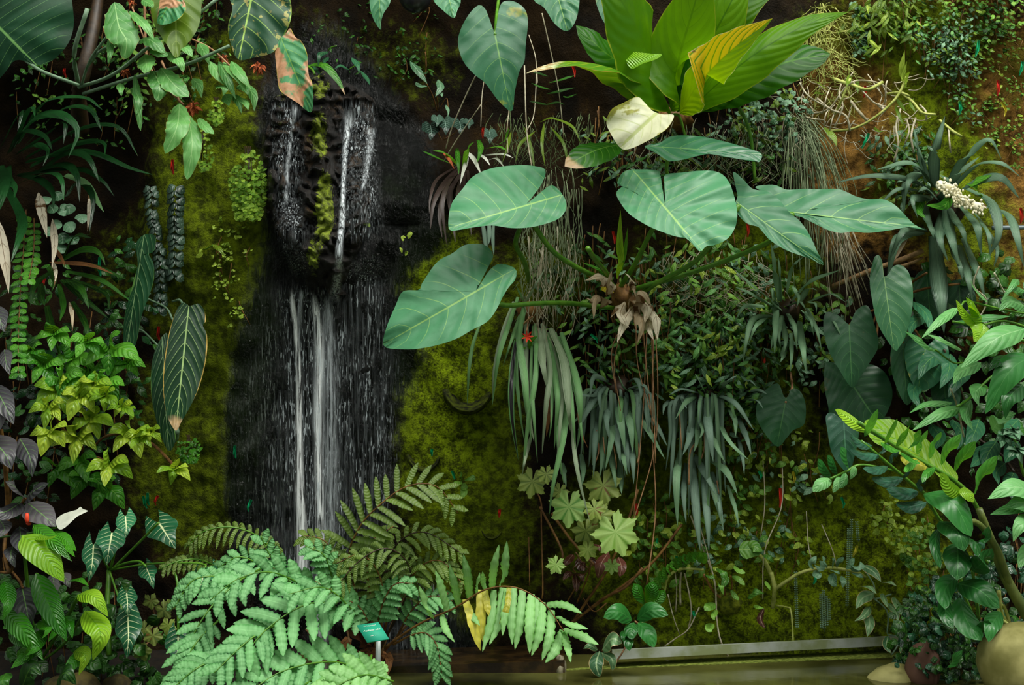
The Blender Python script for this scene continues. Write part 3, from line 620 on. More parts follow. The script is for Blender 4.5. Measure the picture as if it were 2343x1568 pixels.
lv(t, '40,330 100,235 190,222 235,252:8;60,330 140,250 205,250 234,302:9;30,330 80,270 140,262 178,300 156,362:11;60,360 180,295 270,290 316,358:7;50,350 80,330 110,345 98,380:8;70,380 170,330 235,325 240,355:8;80,400 150,350 200,360 228,418:10;60,400 140,375 175,400 182,462:10;40,420 110,395 140,410 146,460:9;20,380 20,410 35,430 32,455:9;0,380 10,420 0,480:14;10,420 50,500 42,550 25,600:11;150,450 180,415 212,450 205,530:8;60,370 190,345 300,385 350,400:7;40,350 130,290 150,280 145,330:9;30,340 60,260 75,245 80,270:8;40,400 170,385 230,410 262,450:7;45,400 90,410 120,440 122,480:9;20,350 50,300 100,310 120,345:9;0,340 30,280 50,255 40,300:10', M['bromdk'], 'strap', .15, .65, .10, nv=18)
lv(t, '-5,500 5,560 15,620 20,672:13;88,440 95,480 108,545:11;208,430 205,480 200,530:6;120,500 125,560 118,620:8', M['tan'], 'lance', .3, .5, .05, wave=.3)
lv(t, '150,400 195,420 238,486:9', M['strap'], 'strap', .3, .55, .05)
t = thing('button_vine', 'hanging vine of small paired round leaves at the left edge', 'vine', 62, 480, .3)
def pairs(root, spec, r, step, mat, d0, d1, name='foliage', shape='ellip', stem='stem', spread=1.1, stemr=1.6, jit=.3, droop=.2, out=.0, aspect=.62):
    "a thin stem with two-ranked leaves, all leaves one part"
    p, _ = pl(spec); c3 = dep(p, d0, d1, out); L = sum((c3[i + 1] - c3[i]).length for i in range(len(c3) - 1)); k = k_at(d0); n = max(2, int(L / (step * k))); c = cr(c3, n); mb = MB()
    for i in range(1, n + 1):
        T = (c[i] - c[i - 1]).normalized(); B = T.cross(FACE).normalized()
        for s in (-1, 1):
            q = (B * s * spread + T * .45 + Vector((R(-jit, jit), -.35, R(-jit, jit) - droop))).normalized() * r * 2 * k * R(.75, 1.15)
            leaf(mb, [c[i], c[i] + q * .5, c[i] + q + Vector((0, 0, -droop * r * k))], r * k * aspect * R(.85, 1.1), shape, nv=6, nu=2, face=(FACE + Vector((R(-.5, .5), 0, R(-.4, .5)))).normalized())
    mb.build(name, mat, root); mb = MB(); tube(mb, c3, stemr * k, stemr * .6 * k, 5); mb.build(stem, M['stembr'], root)
pairs(t, '60,480 55,560 48,640 44,720 42,790 42,855', 11, 17, M['shrub'], .35, .62)
pairs(t, '78,500 78,560 72,610 66,640', 11, 16, M['shrub'], .35, .58)
t = thing('dry_bromeliad', 'shaded strap plant with a red-brown dead blade, above the bright shrub', 'plant', 120, 600, .05)
lv(t, '130,600 190,570 228,580 241,608:9;110,610 125,640 118,668:8;150,640 185,660 204,708:9;135,650 145,700 137,735:7;92,650 95,680 103,700:10;140,560 190,540 210,535:6;165,690 195,740 206,805:7;107,700 118,760 114,810:9;160,600 220,610 290,640:6;150,620 230,640 300,690:6;140,640 200,690 250,730:7;165,640 240,670 250,710:6;120,620 80,650 70,700:8;140,600 170,540 210,545:8', M['dusk'], 'strap', .12, .45, .08, nv=14)
lv(t, '112,600 200,605 262,628:6;118,560 140,590 150,612:5', M['brown'], 'lance', .2, .45, .05)
lv(t, '122,598 128,630 122,662:5;158,690 165,720 166,760:5', M['tan'], 'lance', .3, .5, .05)
t = thing('round_leaved_climber', 'grey-green round-leaved climber clinging to the wall behind the dark strap leaves', 'plant', 140, 500, .0)
for x, y in ((125, 440), (112, 470), (138, 470), (120, 505), (150, 510), (135, 535), (158, 540), (130, 560), (180, 490), (105, 520), (150, 470), (95, 450)):
    lv(t, '%d,%d %d,%d %d,%d:%d' % (x, y, x + 8, y + 8, x + R(8, 18), y + R(18, 26), R(12, 16)), M['creepgrey'], 'ellip', wall_d(x, y) + .06, wall_d(x, y) + .1, .0)

# velvet leaves with the white net
t = thing('velvet_plant', 'single long folded dark leaf with white veins hanging on the mossy wall', 'plant', 335, 690, .0)
trace(t, (322, 585), (287, 812), '286,815 282,760 290,700 310,650 315,600 310,562 325,540 345,535 357,545 352,575 340,582 351,602 352,640 340,680 325,720 313,780 300,810', M['velvet'], .30, .4, .25, .1, .04)
tb(t, '322,585 335,680 340,685:2.5;340,685 380,705 395,732:2.5', M['stemgrey'], d0=.12, d1=.25, name='petiole')
t = thing('velvet_plant', 'longest dark velvet leaf, white-netted with a dry tan rim, right of the bright shrub', 'plant', 400, 1005, .02)
trace(t, (428, 738), (402, 985), '402,986 382,950 374,900 374,850 380,800 390,750 405,708 420,692 432,700 437,700 455,695 468,713 471,735 464,745 473,765 474,800 466,850 450,900 430,940 415,965', M['velvet2'], .42, -.1, .3, .1, .03)
trace(t, (372, 800), (385, 1030), '385,1032 360,970 346,900 348,830 362,785 380,762 384,780 378,850 385,930 402,1000', M['velvet'], .30, -.2, .25, .1, .03)
tb(t, '428,738 415,690 395,690:3;402,985 400,1005:9;360,790 330,760 318,755:2.5', M['stemgrey'], d0=.3, d1=.15, name='petiole')
t = thing('shingle_vine', 'column of overlapping dark grey leaves pressed flat to the wall beside the moss', 'vine', 400, 630, .05)
def shingle(root, spec, r, mat, d=.05):
    p, _ = pl(spec); c = cr([Vector((x, y, 0)) for x, y in p], int(sum(math.dist(p[i], p[i + 1]) for i in range(len(p) - 1)) / (r * .8))); mb = MB()
    for i, q in enumerate(c):
        for s in (-1, 1):
            w = wall_d(q.x, q.y) + d; q = q + Vector((R(-3, 3), R(-4, 4), 0)); leaf(mb, [P(q.x, q.y, w + .03), P(q.x + s * r * .7, q.y + r * .3, w + .035), P(q.x + s * r * 1.25, q.y + r * .9, w + .02)], r * .62 * S, 'ellip', nv=7, nu=2)
    mb.build('foliage', mat, root)
sh = leafmat('shingle_leaf', '24382c', '3c5244', '4a6450', 4, 1, .08, .06, .35, .0, rv=.3)
shingle(t, '402,425 402,470 403,530 402,590 398,625', 16, sh)
t = thing('shingle_vine', 'longer thinner column of pressed dark grey leaves behind the folded velvet leaf', 'vine', 350, 700, .05)
shingle(t, '345,425 350,490 360,560 368,640 366,710', 13, sh)
t = thing('maidenhair_fern', 'frilly yellow-green fern hanging on the moss just left of the black rock', 'fern', 560, 340, .05)
def maiden(root, cx, cy, w_, h_, n, r, mat, d):
    mb = MB(); k = k_at(d)
    for i in range(n):
        f = math.sqrt(R(0, 1)); x = cx + w_ * (R(-1, 1) * (.45 + .55 * math.sin(math.pi * min(1, f * .95)))); y = cy + h_ * f
        dd = wall_d(x, y) + d + R(0, .09) * (1 - abs(x - cx) / w_); a = R(.6, 2.5); q = Vector((math.cos(a), R(-.5, .1), -math.sin(a))) * r * R(.7, 1.3) * k
        c = P(x, y, dd); leaf(mb, [c, c + q * .5, c + q], r * .62 * k, 'obov', nv=4, nu=1, edge=.15, ne=2, face=Vector((R(-.5, .5), -1, R(0, 1))).normalized())
    mb.build('foliage', mat, root)
    mb = MB()
    for i in range(7):
        x = cx + R(-.5, .5) * w_; tube(mb, [P(cx + R(-8, 8), cy, wall_d(cx, cy) + .02), P((cx + x) / 2, cy + h_ * .3, wall_d(cx, cy) + d + .04), P(x, cy + h_ * R(.7, .95), wall_d(x, cy) + d)], .0016, .001, 4)
    mb.build('stem', M['stemdk'], root)
maiden(t, 568, 335, 42, 165, 620, 8, M['maiden'], .06)
t = thing('maidenhair_fern', 'tiny tuft of yellow-green fern on the moss above the larger frilly fern', 'fern', 492, 225, .03); maiden(t, 494, 222, 16, 60, 90, 7, M['maiden'], .05)
t = thing('maidenhair_fern', 'small dull green fern beside the dry tip of the longest velvet leaf', 'fern', 425, 1000, .03); maiden(t, 432, 995, 28, 60, 130, 7, M['shrub'], .05)
t = thing('maidenhair_fern', 'sparse little fern trailing down the moss beside the rusty flower tuft', 'fern', 465, 310, .03); maiden(t, 468, 290, 20, 100, 90, 6, M['maiden'], .04)

# bright shrubs
t = thing('green_shrub', 'fresh green leafy shrub at the left, above the yellower one', 'shrub', 170, 870, .1)
for x, y, l in ((122, 762, 52), (250, 798, 70), (170, 815, 66), (100, 835, 60), (205, 850, 62), (140, 868, 62), (240, 875, 55), (290, 830, 50), (70, 800, 40), (200, 780, 45)): whorl(t, x, y, l, M['shrub'], 5, R(.38, .5))
tb(t, '170,880 140,820 122,765:3;180,880 220,840 250,800:3;175,890 100,840 70,800:3', M['stem'], d0=.12, d1=.42)
t = thing('yellow_green_shrub', 'yellow-green leafy shrub trailing a shoot to the right, under the fresh green one', 'shrub', 200, 1040, .1)
for x, y, l in ((130, 888, 78), (185, 905, 62), (240, 905, 44), (278, 930, 36), (215, 875, 42), (115, 985, 60), (175, 998, 68), (250, 1062, 66), (300, 992, 66), (345, 988, 36), (402, 1072, 44), (290, 935, 30), (205, 955, 56), (110, 930, 50), (320, 1000, 40)): whorl(t, x, y, l, M['shruby'], 5, R(.45, .6))
for x, y, l in ((200, 1090, 62), (130, 1070, 60), (240, 1115, 62), (180, 1050, 55)): whorl(t, x, y, l, M['shrub'], 4, R(.3, .4))
tb(t, '200,1040 130,960 130,890:3;200,1040 240,1000 300,990:3;310,1005 350,1018 385,1052 402,1072:4;200,1040 230,1050 250,1062:3;190,1040 185,960 185,905:3', M['stembr'], d0=.15, d1=.5, out=.02)

# lower left
t = thing('purple_leaved_plant', 'purple-grey leaved plant with green midribs and a red bud at the lower left edge', 'plant', 20, 1180, .25)
lv(t, '-15,880 10,925 32,972:25;-22,955 0,970 22,982:14;-28,1000 10,1036 26,1074:36;45,1003 68,1045 74,1092:24;55,1140 35,1115 12,1102:17;57,1142 80,1122 112,1106:19;62,1150 100,1180 128,1206:28;48,1150 10,1172 -25,1170:26;45,1205 50,1250 64,1275:22;50,1342 60,1390 70,1438:31;120,1315 124,1345 119,1372:15;142,1312 152,1326 160,1346:13;0,1190 10,1210 0,1230:18;30,1250 25,1270 35,1300:16;5,900 -5,960 -20,1010:20;-10,700 0,730 10,760:20;10,800 14,830 22,858:16', M['purple'], 'ovate', .62, .75, .04, cup=.2)
tb(t, '0,1310 25,1308 30,1270:3;28,1308 45,1330 52,1345:3;20,1180 45,1160 57,1142:4;20,1180 10,1050 -10,900:5;20,1180 10,1260 20,1310:4', M['stembr'], d0=.4, d1=.65)
mb = MB(); blob(mb, P(62, 1186, .72), 5 * S, 5 * S, 11 * S, .15, 3, 10); mb.build('bud', M['redflower'], t)
mb = MB(); blob(mb, P(66, 1198, .70), 6 * S, 5 * S, 4 * S, .2, 3, 10); mb.build('bud', M['redflower'], t)
t = thing('white_flower', 'single curled white spathe on a green stalk below the yellow-green shrub', 'flower', 135, 1205, .7)
trace(t, (133, 1203), (200, 1168), '132,1208 128,1192 140,1179 160,1171 178,1166 184,1160 190,1165 201,1170 185,1176 168,1190 152,1205 140,1212', M['white'], .74, .1, .5, .3, .05, name='spathe')
tb(t, '134,1206 60,1222 -20,1232:3', M['stem'], d0=.72, d1=.6, name='stalk')
t = thing('arrowhead_plant', 'dark arrow-leaved plant with bold white ribs, in front of the wall at lower left', 'plant', 250, 1305, .3)
for sp in ('256,1221 250,1255 244,1294:30', '214,1248 211,1290 203,1332:26', '287,1182 289,1210 287,1232:22', '363,1196 382,1225 402,1256:33', '334,1298 344,1322 352,1348:19', '290,1358 292,1385 293,1412:21', '293,1414 294,1460 290,1508:29', '470,1300 462,1330 455,1355:30', '408,1455 406,1495 400,1532:28'):
    p, w = pl(sp); mb = MB(); d = R(.58, .7) if p[0][0] < 300 else R(.45, .6); leaf(mb, dep(p, d, d + .08, .03), w * k_at(d), 'heart', lobe=.5, arrow=True, wave=.06, nw=3, nv=14, nu=4, face=(FACE + Vector((R(-.2, .2), 0, R(0, .4)))).normalized())
    mb.build('leaf', M['arrow'], t)
tb(t, '250,1305 285,1290 318,1285 334,1297:3;250,1305 265,1350 285,1412:2.5;357,1305 388,1302 405,1330 408,1455:3;250,1305 230,1270 214,1250:3;252,1305 262,1260 256,1222:3;255,1305 330,1230 363,1197:3;250,1305 350,1290 460,1290 470,1300:2.5;250,1305 245,1400 250,1500:6', M['stem'], d0=.45, d1=.6, name='petiole')
t = thing('broad_leaved_plant', 'glossy green broad-leaved plant filling the lower left corner', 'plant', 90, 1500, .3)
lv(t, '52,1225 95,1260 147,1332:30', M['lime'], 'ovate', .8, .9, .03, name='leaf')
lv(t, '75,1200 120,1240 165,1285:18;125,1215 150,1235 175,1262:14;82,1312 115,1390 153,1468:26;10,1398 50,1440 100,1512:24;150,1410 160,1430 166,1462:12;90,1420 110,1440 96,1462:14;80,1480 60,1500 25,1530:18;160,1328 182,1326 204,1342:9;40,1490 60,1500 70,1470:14;120,1240 150,1250 172,1275:12;20,1450 60,1470 90,1500:16;100,1400 130,1430 110,1470:16;10,1330 20,1380 5,1420:18;95,1440 85,1480 60,1500:16;200,1490 165,1520 150,1560:16', M['glossy'], 'ovate', .72, .85, .04)
lv(t, '178,1362 215,1366 248,1412:17;195,1398 230,1450 212,1512:26;168,1493 195,1500 180,1546:17;60,1225 110,1232 130,1225:8', M['lime'], 'ovate', .75, .85, .04)
lv(t, '48,1580 70,1530 95,1545:26;130,1560 150,1540 175,1568:22;15,1540 5,1560 20,1590:20', M['dusk'], 'ovate', .8, .85, .02)
tb(t, '90,1510 70,1400 52,1226:4;90,1510 100,1400 84,1314:4;95,1510 150,1420 180,1364:4;90,1510 60,1450 12,1400:3;95,1515 150,1470 195,1400:3', M['stem'], d0=.4, d1=.72)
def palmpts(cx, cy, r, rot, n=7, depth=.36):
    "outline of a lobed leaf: n toothed lobes round the stalk, notch opposite the main lobe"
    o = []; m = n * 8
    for i in range(m + 1):
        th = -math.pi + .16 + (6.2832 - .32) * i / m; z = abs(((th / 6.2832 * n) + .5) % 1 - .5) * 2
        q = r * (1 - depth * z ** .72) * (1 - .18 * (abs(th) / math.pi) ** 2) * (1 + .05 * (1 if i % 2 else -1)); o.append('%.1f,%.1f' % (cx + q * math.sin(rot + th), cy - q * math.cos(rot + th)))
    o.append('%.1f,%.1f' % (cx - .10 * r * math.sin(rot), cy + .10 * r * math.cos(rot))); return ' '.join(o)
def palm(root, cx, cy, r, rot, mat, d, gy=.5, n=7, rip=.07): trace(root, (cx, cy), (cx + r * math.sin(rot), cy - r * math.cos(rot)), palmpts(cx, cy, r, rot, n), mat, d, R(-.3, .3), gy, .2, rip, 5, n * 16, palm=n)
t = thing('begonia', 'small yellow-green lobed begonia in the shade between the arrow leaves and the fern', 'plant', 360, 1450, .2)
for x, y, r, ro in ((345, 1375, 22, 3), (375, 1395, 26, 2.5), (385, 1432, 24, 3.3), (330, 1440, 24, 3.8), (350, 1455, 26, 3), (325, 1490, 26, 2.8), (390, 1385, 18, 2)): palm(t, x, y, r, ro, M['begonia'], R(.42, .55), .4, 5)
tb(t, '360,1470 355,1420 345,1375:2;362,1470 380,1430 375,1395:2;358,1470 340,1470 325,1490:2', M['stempk'], d0=.25, d1=.42)
# ---------------------------------------------------------------- hero plant on the wall, right of the falls
t = thing('heart_leaved_anthurium', 'big anthurium with five broad blue-green heart leaves on long stalks, right of the falls', 'plant', 1405, 670, .02)
trace(t, (1199, 472), (1027, 523), '1027,524 1032,470 1060,430 1085,402 1130,384 1190,378 1228,381 1248,390 1240,420 1212,458 1206,466 1225,452 1262,424 1290,450 1296,475 1285,495 1262,508 1215,520 1170,522 1125,516 1080,521 1050,526', M['blue'], .62, -.25, 1.0, .15, .06, freq=15)
trace(t, (1523, 478), (1602, 574), '1601,575 1572,547 1545,541 1500,525 1470,510 1440,490 1420,465 1410,442 1424,428 1440,432 1470,445 1474,438 1450,424 1425,420 1412,420 1422,398 1440,389 1482,388 1510,393 1507,410 1514,448 1521,468 1527,440 1520,402 1560,395 1600,391 1640,393 1665,412 1680,450 1687,490 1682,520 1665,546 1635,561 1616,563', M['blue'], .64, .1, .8, .12, .06, freq=15, no=140)
trace(t, (1692, 468), (1883, 605), '1884,606 1850,591 1800,573 1760,548 1738,521 1710,512 1688,490 1683,468 1688,440 1677,394 1700,410 1722,432 1760,440 1785,460 1806,486 1830,506 1852,537 1870,576', M['blue'], .52, .1, .8, .1, .06, freq=15)
trace(t, (1812, 486), (2113, 521), '2116,526 2090,512 2050,471 2020,456 1990,456 1960,450 1920,433 1880,433 1840,432 1800,434 1770,423 1728,428 1760,446 1790,472 1806,489 1845,499 1870,501 1880,520 1920,533 1950,530 1985,533 2030,528 2085,519', M['blue'], .46, .0, .9, .08, .06, freq=15)
trace(t, (1088, 668), (877, 788), '876,789 884,750 905,700 922,667 958,664 966,648 1000,600 1035,580 1060,562 1085,558 1110,561 1125,575 1128,590 1112,615 1094,648 1096,656 1115,625 1135,606 1155,605 1180,616 1179,640 1165,656 1150,680 1135,710 1115,736 1080,755 1045,775 1000,790 950,799 910,799 890,797', M['blue'], .66, .25, .7, .15, .06, freq=15)
tb(t, '1199,474 1225,520 1265,575 1320,612 1380,640 1405,655:6;1523,480 1490,530 1455,600 1415,665:6;1692,470 1600,590 1500,650 1440,690:6;1814,488 1765,550 1600,618 1470,656 1440,668:6;1088,670 1150,698 1220,695 1300,694 1410,706:6;1190,520 1180,560 1200,600 1212,645:6;1345,568 1360,592 1385,622 1400,650:6', M['stem'], d0=.55, d1=.10, out=.05, name='petiole', seg=8)
lv(t, '1412,640 1416,580 1420,480:9', M['lime'], 'lance', .12, .3, .03, name='spear_leaf', cup=.9)
lv(t, '1422,640 1430,580 1436,520:5;1405,640 1385,620 1335,603:6;1400,645 1370,615 1330,600:4', M['shrub'], 'lance', .12, .3, .03, name='bract', cup=.9)
lv(t, '1410,655 1380,632 1338,642:14;1405,660 1395,650 1400,620:14;1400,690 1365,680 1358,730:12;1440,650 1445,640 1430,625:10;1440,690 1465,665 1490,700:18;1450,700 1430,730 1412,785:14;1455,700 1470,740 1458,788:13;1470,700 1500,720 1505,780:15;1480,710 1485,750 1495,778:12;1430,690 1420,720 1440,750:16;1450,690 1480,700 1475,740:18;1370,690 1350,685 1340,682:7;1445,640 1450,660 1455,680:8', M['tan'], 'ovate', .24, .42, .07, name='dry_sheath', wave=.7, nw=2.3, cup=1.2, nv=14)
lv(t, '1390,645 1392,660 1405,670:12', leafmat('yellow_sheath', 'c8b420', 'dcc848', None, tr=.2), 'ovate', .22, .3, .03, name='dry_sheath', cup=1)
mb = MB(); blob(mb, P(1425, 682, .08), 26 * S, .09, 32 * S, .3, 3, 20, 4); mb.build('crown', M['stembr'], t)
tb(t, '1440,720 1400,800 1410,900:1.3;1470,740 1480,850 1490,950:1.5;1490,740 1495,900 1500,1060:1.6;1455,740 1460,840 1500,980:1.2;1430,740 1405,830 1420,940:1.2;1495,770 1492,980 1500,1170 1478,1350:1.6;1500,760 1505,900 1495,1040 1430,1250:1.4;1480,760 1470,960 1450,1180:1.2', M['stempk'], d0=.2, d1=.25, name='aerial_root', seg=4)

# bird's nest anthurium, lit from above
t = thing('birds_nest_plant', 'large rosette of glowing yellow-green backlit leaves at the top right', 'plant', 1540, 265, .05)
lv(t, '1502,258 1450,195 1385,152 1295,142 1203,168:36', M['tipw'], 'lance', .2, .75, .15, nv=24, wave=.10, cup=.5, face=Vector((-.1, -.5, .86)))
lv(t, '1500,250 1440,165 1375,112 1318,58:46', M['backdk'], 'ellip', .15, .5, .1, nv=18, wave=.08)
lv(t, '1522,255 1495,150 1438,30 1360,-90:92', M['back'], 'lance', .2, .7, .1, nv=22, wave=.06, cup=.25)
lv(t, '1535,255 1552,140 1592,0 1615,-100:72', M['back'], 'lance', .22, .6, .12, nv=22, cup=.25)
lv(t, '1548,255 1600,140 1665,20 1715,-80:66', M['back'], 'lance', .15, .4, .1, nv=22, cup=.25)
lv(t, '1555,260 1600,190 1672,116 1768,42:54', M['half'], 'lance', .3, .85, .05, nv=26, wl=1.15, wr=.8, cup=.2, edge=.04, ne=6)
lv(t, '1566,264 1650,185 1745,112 1850,55 1942,27:48', M['back'], 'lance', .25, .6, .1, nv=24, wave=.06, cup=.5)
lv(t, '1590,245 1690,188 1800,142 1900,124:60', M['backdk'], 'ellip', .15, .42, .06, nv=22, wave=.05)
lv(t, '1560,220 1640,80 1710,0 1810,-50:56', M['back'], 'lance', .08, .3, .06, nv=20)
lv(t, '1508,260 1450,210 1390,165:30;1512,258 1475,190 1440,130:30;1520,255 1480,180 1470,120:22;1540,255 1530,180 1525,120:18;1550,258 1575,180 1580,110:26;1565,262 1640,210 1690,180:24', M['backdk'], 'lance', .15, .35, .04)
trace(t, (1500, 262), (1420, 338), '1542,264 1530,290 1510,306 1475,326 1440,341 1418,337 1392,296 1388,275 1400,250 1425,236 1460,222 1482,246 1502,258 1520,262', M['sunwhite'], .62, .0, .55, .3, .06)
trace(t, (1500, 124), (1446, 156), '1425,118 1490,123 1514,125 1500,136 1470,146 1446,157 1432,140', M['lime'], .6, .1, .6, .2, .05)
lv(t, '1417,330 1360,345 1292,381:37', M['tip'], 'ellip', .4, .55, .04, wave=.05)
trace(t, (1535, 338), (1740, 352), '1475,335 1510,326 1540,311 1600,312 1650,322 1700,336 1742,352 1735,372 1720,355 1690,357 1640,351 1600,356 1560,366 1530,368 1500,350', M['bluedk'], .5, .0, 1.3, .1, .05)
tb(t, '1417,330 1430,310 1440,300:4;1635,190 1680,230 1715,300 1728,415:4;1530,345 1525,390 1535,420:4;1540,262 1555,268 1570,320:3', M['stem'], d0=.35, d1=.25, name='petiole')
mb = MB(); blob(mb, P(1540, 275, .06), 44 * S, .09, 26 * S, .35, 3, 18, 2); mb.build('crown', M['stembr'], t)

# hanging philodendron along the top
t = thing('hanging_philodendron', 'plant with broad hanging heart leaves at the top centre, its lowest leaf the longest', 'plant', 1140, -60, .0)
trace(t, (1133, 80), (1168, 254), '1169,255 1140,230 1110,190 1085,170 1060,140 1048,100 1055,65 1075,30 1095,12 1110,20 1120,45 1128,72 1136,70 1140,30 1150,5 1175,3 1200,20 1208,50 1203,100 1200,140 1188,165 1178,210 1175,240', M['bluedk'], .42, .0, .3, .2, .03)
trace(t, (1270, -30), (1298, 70), '1298,71 1270,55 1245,18 1222,0 1222,-40 1265,-62 1320,-30 1326,0 1318,45', M['blue'], .5, .0, .5, .1, .06, freq=15)
trace(t, (868, -30), (870, 66), '871,68 855,45 846,10 850,-30 880,-42 893,-10 891,10 878,30 872,50', M['blue'], .45, .1, .4, .2, .06, freq=15)
trace(t, (1022, -30), (1037, 40), '1038,41 1015,25 992,0 998,-30 1040,-32 1054,0 1046,25', M['blue'], .45, .0, .5, .1, .06, freq=15)
trace(t, (1385, -15), (1403, 62), '1404,63 1385,55 1370,25 1364,-10 1400,-22 1412,20', M['bluedk'], .2, .0, .4, .1, .03)
tb(t, '1133,80 1138,20 1150,-60:4;1270,-30 1230,-70 1150,-70:4;868,-30 960,-80 1140,-70:4;1022,-30 1080,-75 1140,-70:4;1385,-15 1300,-80 1150,-80:4', M['stem'], d0=.42, d1=.0, name='petiole')
mb = MB(); blob(mb, P(950, -12, .3), 36 * S, 36 * S, 40 * S, .02, 1, 28); o = single(mb, 'hanging_globe', plain('smoked_dark_glass', '131316', '26262c', 6, .25, .5, .05), 'dark smooth round globe peeking in at the top edge between two hanging leaves', 'globe')

# plants round the dark hollow
t = thing('withered_bromeliad', 'withered bromeliad with blackened drooping leaves and a few white dead ones', 'plant', 1065, 370, .0)
lv(t, '1045,385 1015,420 992,465 985,525:6;1050,390 1020,440 1006,490 1012,545:6;1055,395 1030,440 1036,500 1042,555:6;1050,390 1025,420 1012,470 1022,560:5;1045,380 1000,410 985,450 982,490:4;1060,395 1048,450 1050,500:6;1065,395 1060,450 1064,520:5;1070,390 1075,450 1078,540:4', M['black'], 'strap', -.1, .2, .08, nv=14)
lv(t, '1068,345 1085,365 1102,402:7;1072,360 1062,385 1052,425:5;1095,350 1110,362 1122,380:7;1105,355 1150,352 1175,362:6;1110,370 1135,362 1155,385:5', M['white'], 'lance', .0, .2, .06, name='dead_leaf')
lv(t, '1045,340 1048,365 1050,400:6;1095,320 1100,340 1092,372:7;1110,340 1140,335 1160,345:6;1060,390 1070,340 1085,325:6;1050,380 1020,350 990,345:6;1040,378 1000,360 965,345:5;1140,330 1155,320 1165,290:6', M['shrub'], 'strap', .0, .2, .06)
lv(t, '1013,348 1028,365 1040,388:4', M['rust'], 'lance', .1, .2, .03, name='dead_leaf')
lv(t, '1104,510 1110,545 1114,580:6;1130,505 1128,545 1130,585:4;1118,500 1120,530 1118,560:5', M['strapgrey'], 'strap', .1, .15, .02)
t = thing('rex_begonia', 'cluster of small round dark silver-marked leaves at the edge of the dark hollow', 'plant', 1010, 300, -.15)
for x, y, r, ro in ((985, 298, 24, 3.3), (1018, 285, 24, 2.8), (1052, 288, 22, 2.9), (1000, 275, 16, 3.5), (1072, 282, 14, 3), (1120, 310, 20, 3.1)):
    p = [(x, y - r * .4), (x + r * .1, y + r * .3), (x + r * .25 * math.sin(ro), y + r)]; mb = MB(); leaf(mb, dep(p, .0, .08, .03), r * .85 * S, 'heart', lobe=.5, nv=10, nu=4, wave=.1); mb.build('leaf', leafmat('silver_marked_leaf', '22382e', '3c5648', '8aa898', 5, 1.4, .07, .05, .35, .1) if x == 985 else bpy.data.materials['silver_marked_leaf'], t)
tb(t, '1010,320 1000,300 990,290:1.5;1015,320 1020,300 1018,280:1.5;1015,320 1040,305 1052,285:1.5', M['stempk'], d0=-.1, d1=.0)
t = thing('wall_sprig', 'spindly dark-leaved sprig standing in the hollow right of the falls', 'plant', 1000, 255, -.2)
lv(t, '938,140 955,160 978,192:9;952,188 962,196 978,198:7;1003,182 1008,200 996,222:9;1000,215 1008,212 1012,222:7;1020,240 1026,255 1024,268:4', M['creepgrey'], 'lance', -.1, .0, .02)
tb(t, '1000,255 990,220 975,190:1.5;1002,250 1000,230 997,215:1.5;1005,250 1022,225 1026,258:1', M['stembr'], d0=-.2, d1=-.08)
t = thing('falls_top_plant', 'brown-tipped green strap leaf and small dark leaves over the top of the falls', 'plant', 715, 145, .1)
lv(t, '703,150 740,148 772,182 790,218:9', M['tip'], 'lance', .2, .35, .04, nv=16)
lv(t, '750,118 732,125 728,152:8;752,130 742,140 747,155:6;805,132 818,148 822,168:7;800,160 780,150 765,158:5;825,162 840,180 846,195:5;715,150 728,165 735,172:4', M['bluedk'], 'lance', .15, .25, .03)
tb(t, '705,152 715,160 720,170:3;800,158 815,150 822,155:1.5;750,120 755,110 770,105:1.5', M['stem'], d0=.1, d1=.15)
def strands(root, n, xa, xb, ya, yb, mat, r=1.1, d=(.05, .2), wig=14, lean=0, name='strand', ln=(.5, 1)):
    mb = MB()
    for i in range(n):
        x = R(xa, xb); y = R(ya, ya + (yb - ya) * .3); l = (yb - y) * R(*ln); d0 = R(*d) + wall_d(x, y) * .7; p = []
        for j in range(5):
            f = j / 4; p.append(P(x + lean * f + R(-wig, wig) * (.3 + f), y + l * f, d0 + R(-.02, .02)))
        tube(mb, p, r * S, r * .6 * S, 4, 10)
    return mb.build(name, mat, root)
t = thing('hanging_roots', 'curtain of thin pale grey-green roots hanging between the two left heart leaves', 'roots', 1240, 470, .0)
strands(t, 84, 1195, 1330, 380, 760, M['rootgr'], .8, (.05, .2), 22); strands(t, 22, 1190, 1310, 500, 830, M['root'], 1.1, (.12, .25), 20, name='pale_root')
tag(t.children[0], None, None); t.children[0]['kind'] = 'stuff'
t = thing('tangled_grass', 'clump of fine grassy strands under the dark hollow, above the left heart leaf', 'grass', 1230, 300, .0)
o = strands(t, 64, 1120, 1380, 255, 420, M['grassdk'], .8, (.0, .18), 26, name='blade'); o['kind'] = 'stuff'
lv(t, '1170,300 1160,340 1150,370:4;1200,290 1215,340 1225,400:4;1245,280 1240,330 1248,385:4;1260,290 1290,330 1300,390:4;1225,300 1190,330 1180,370:4;1270,270 1310,290 1330,330:4;1235,280 1260,270 1290,280:3', M['olive'], 'lance', .05, .2, .03, name='long_blade')
lv(t, '1248,240 1275,234 1292,240:3;1250,215 1280,208 1318,200:4;1255,190 1290,180 1318,172:4;1255,240 1230,235 1210,232:3;1260,205 1235,198 1215,190:3;1255,175 1235,168 1215,165:3;1288,220 1300,222 1320,215:3', M['dusk'], 'lance', .05, .12, .02, name='leaflet')
tb(t, '1290,320 1280,220 1265,140 1240,30:1.3;1200,150 1205,300 1218,390:1.6;1228,160 1222,260 1205,300:1.2;1165,250 1160,300 1162,350:1.2;1020,340 1035,290 1070,210 1090,170:1.4;1015,370 1045,320 1100,240:1.2;1130,90 1105,200 1100,290:1;1210,80 1225,130 1230,190:1', M['root'], d0=.05, d1=.2, name='root')

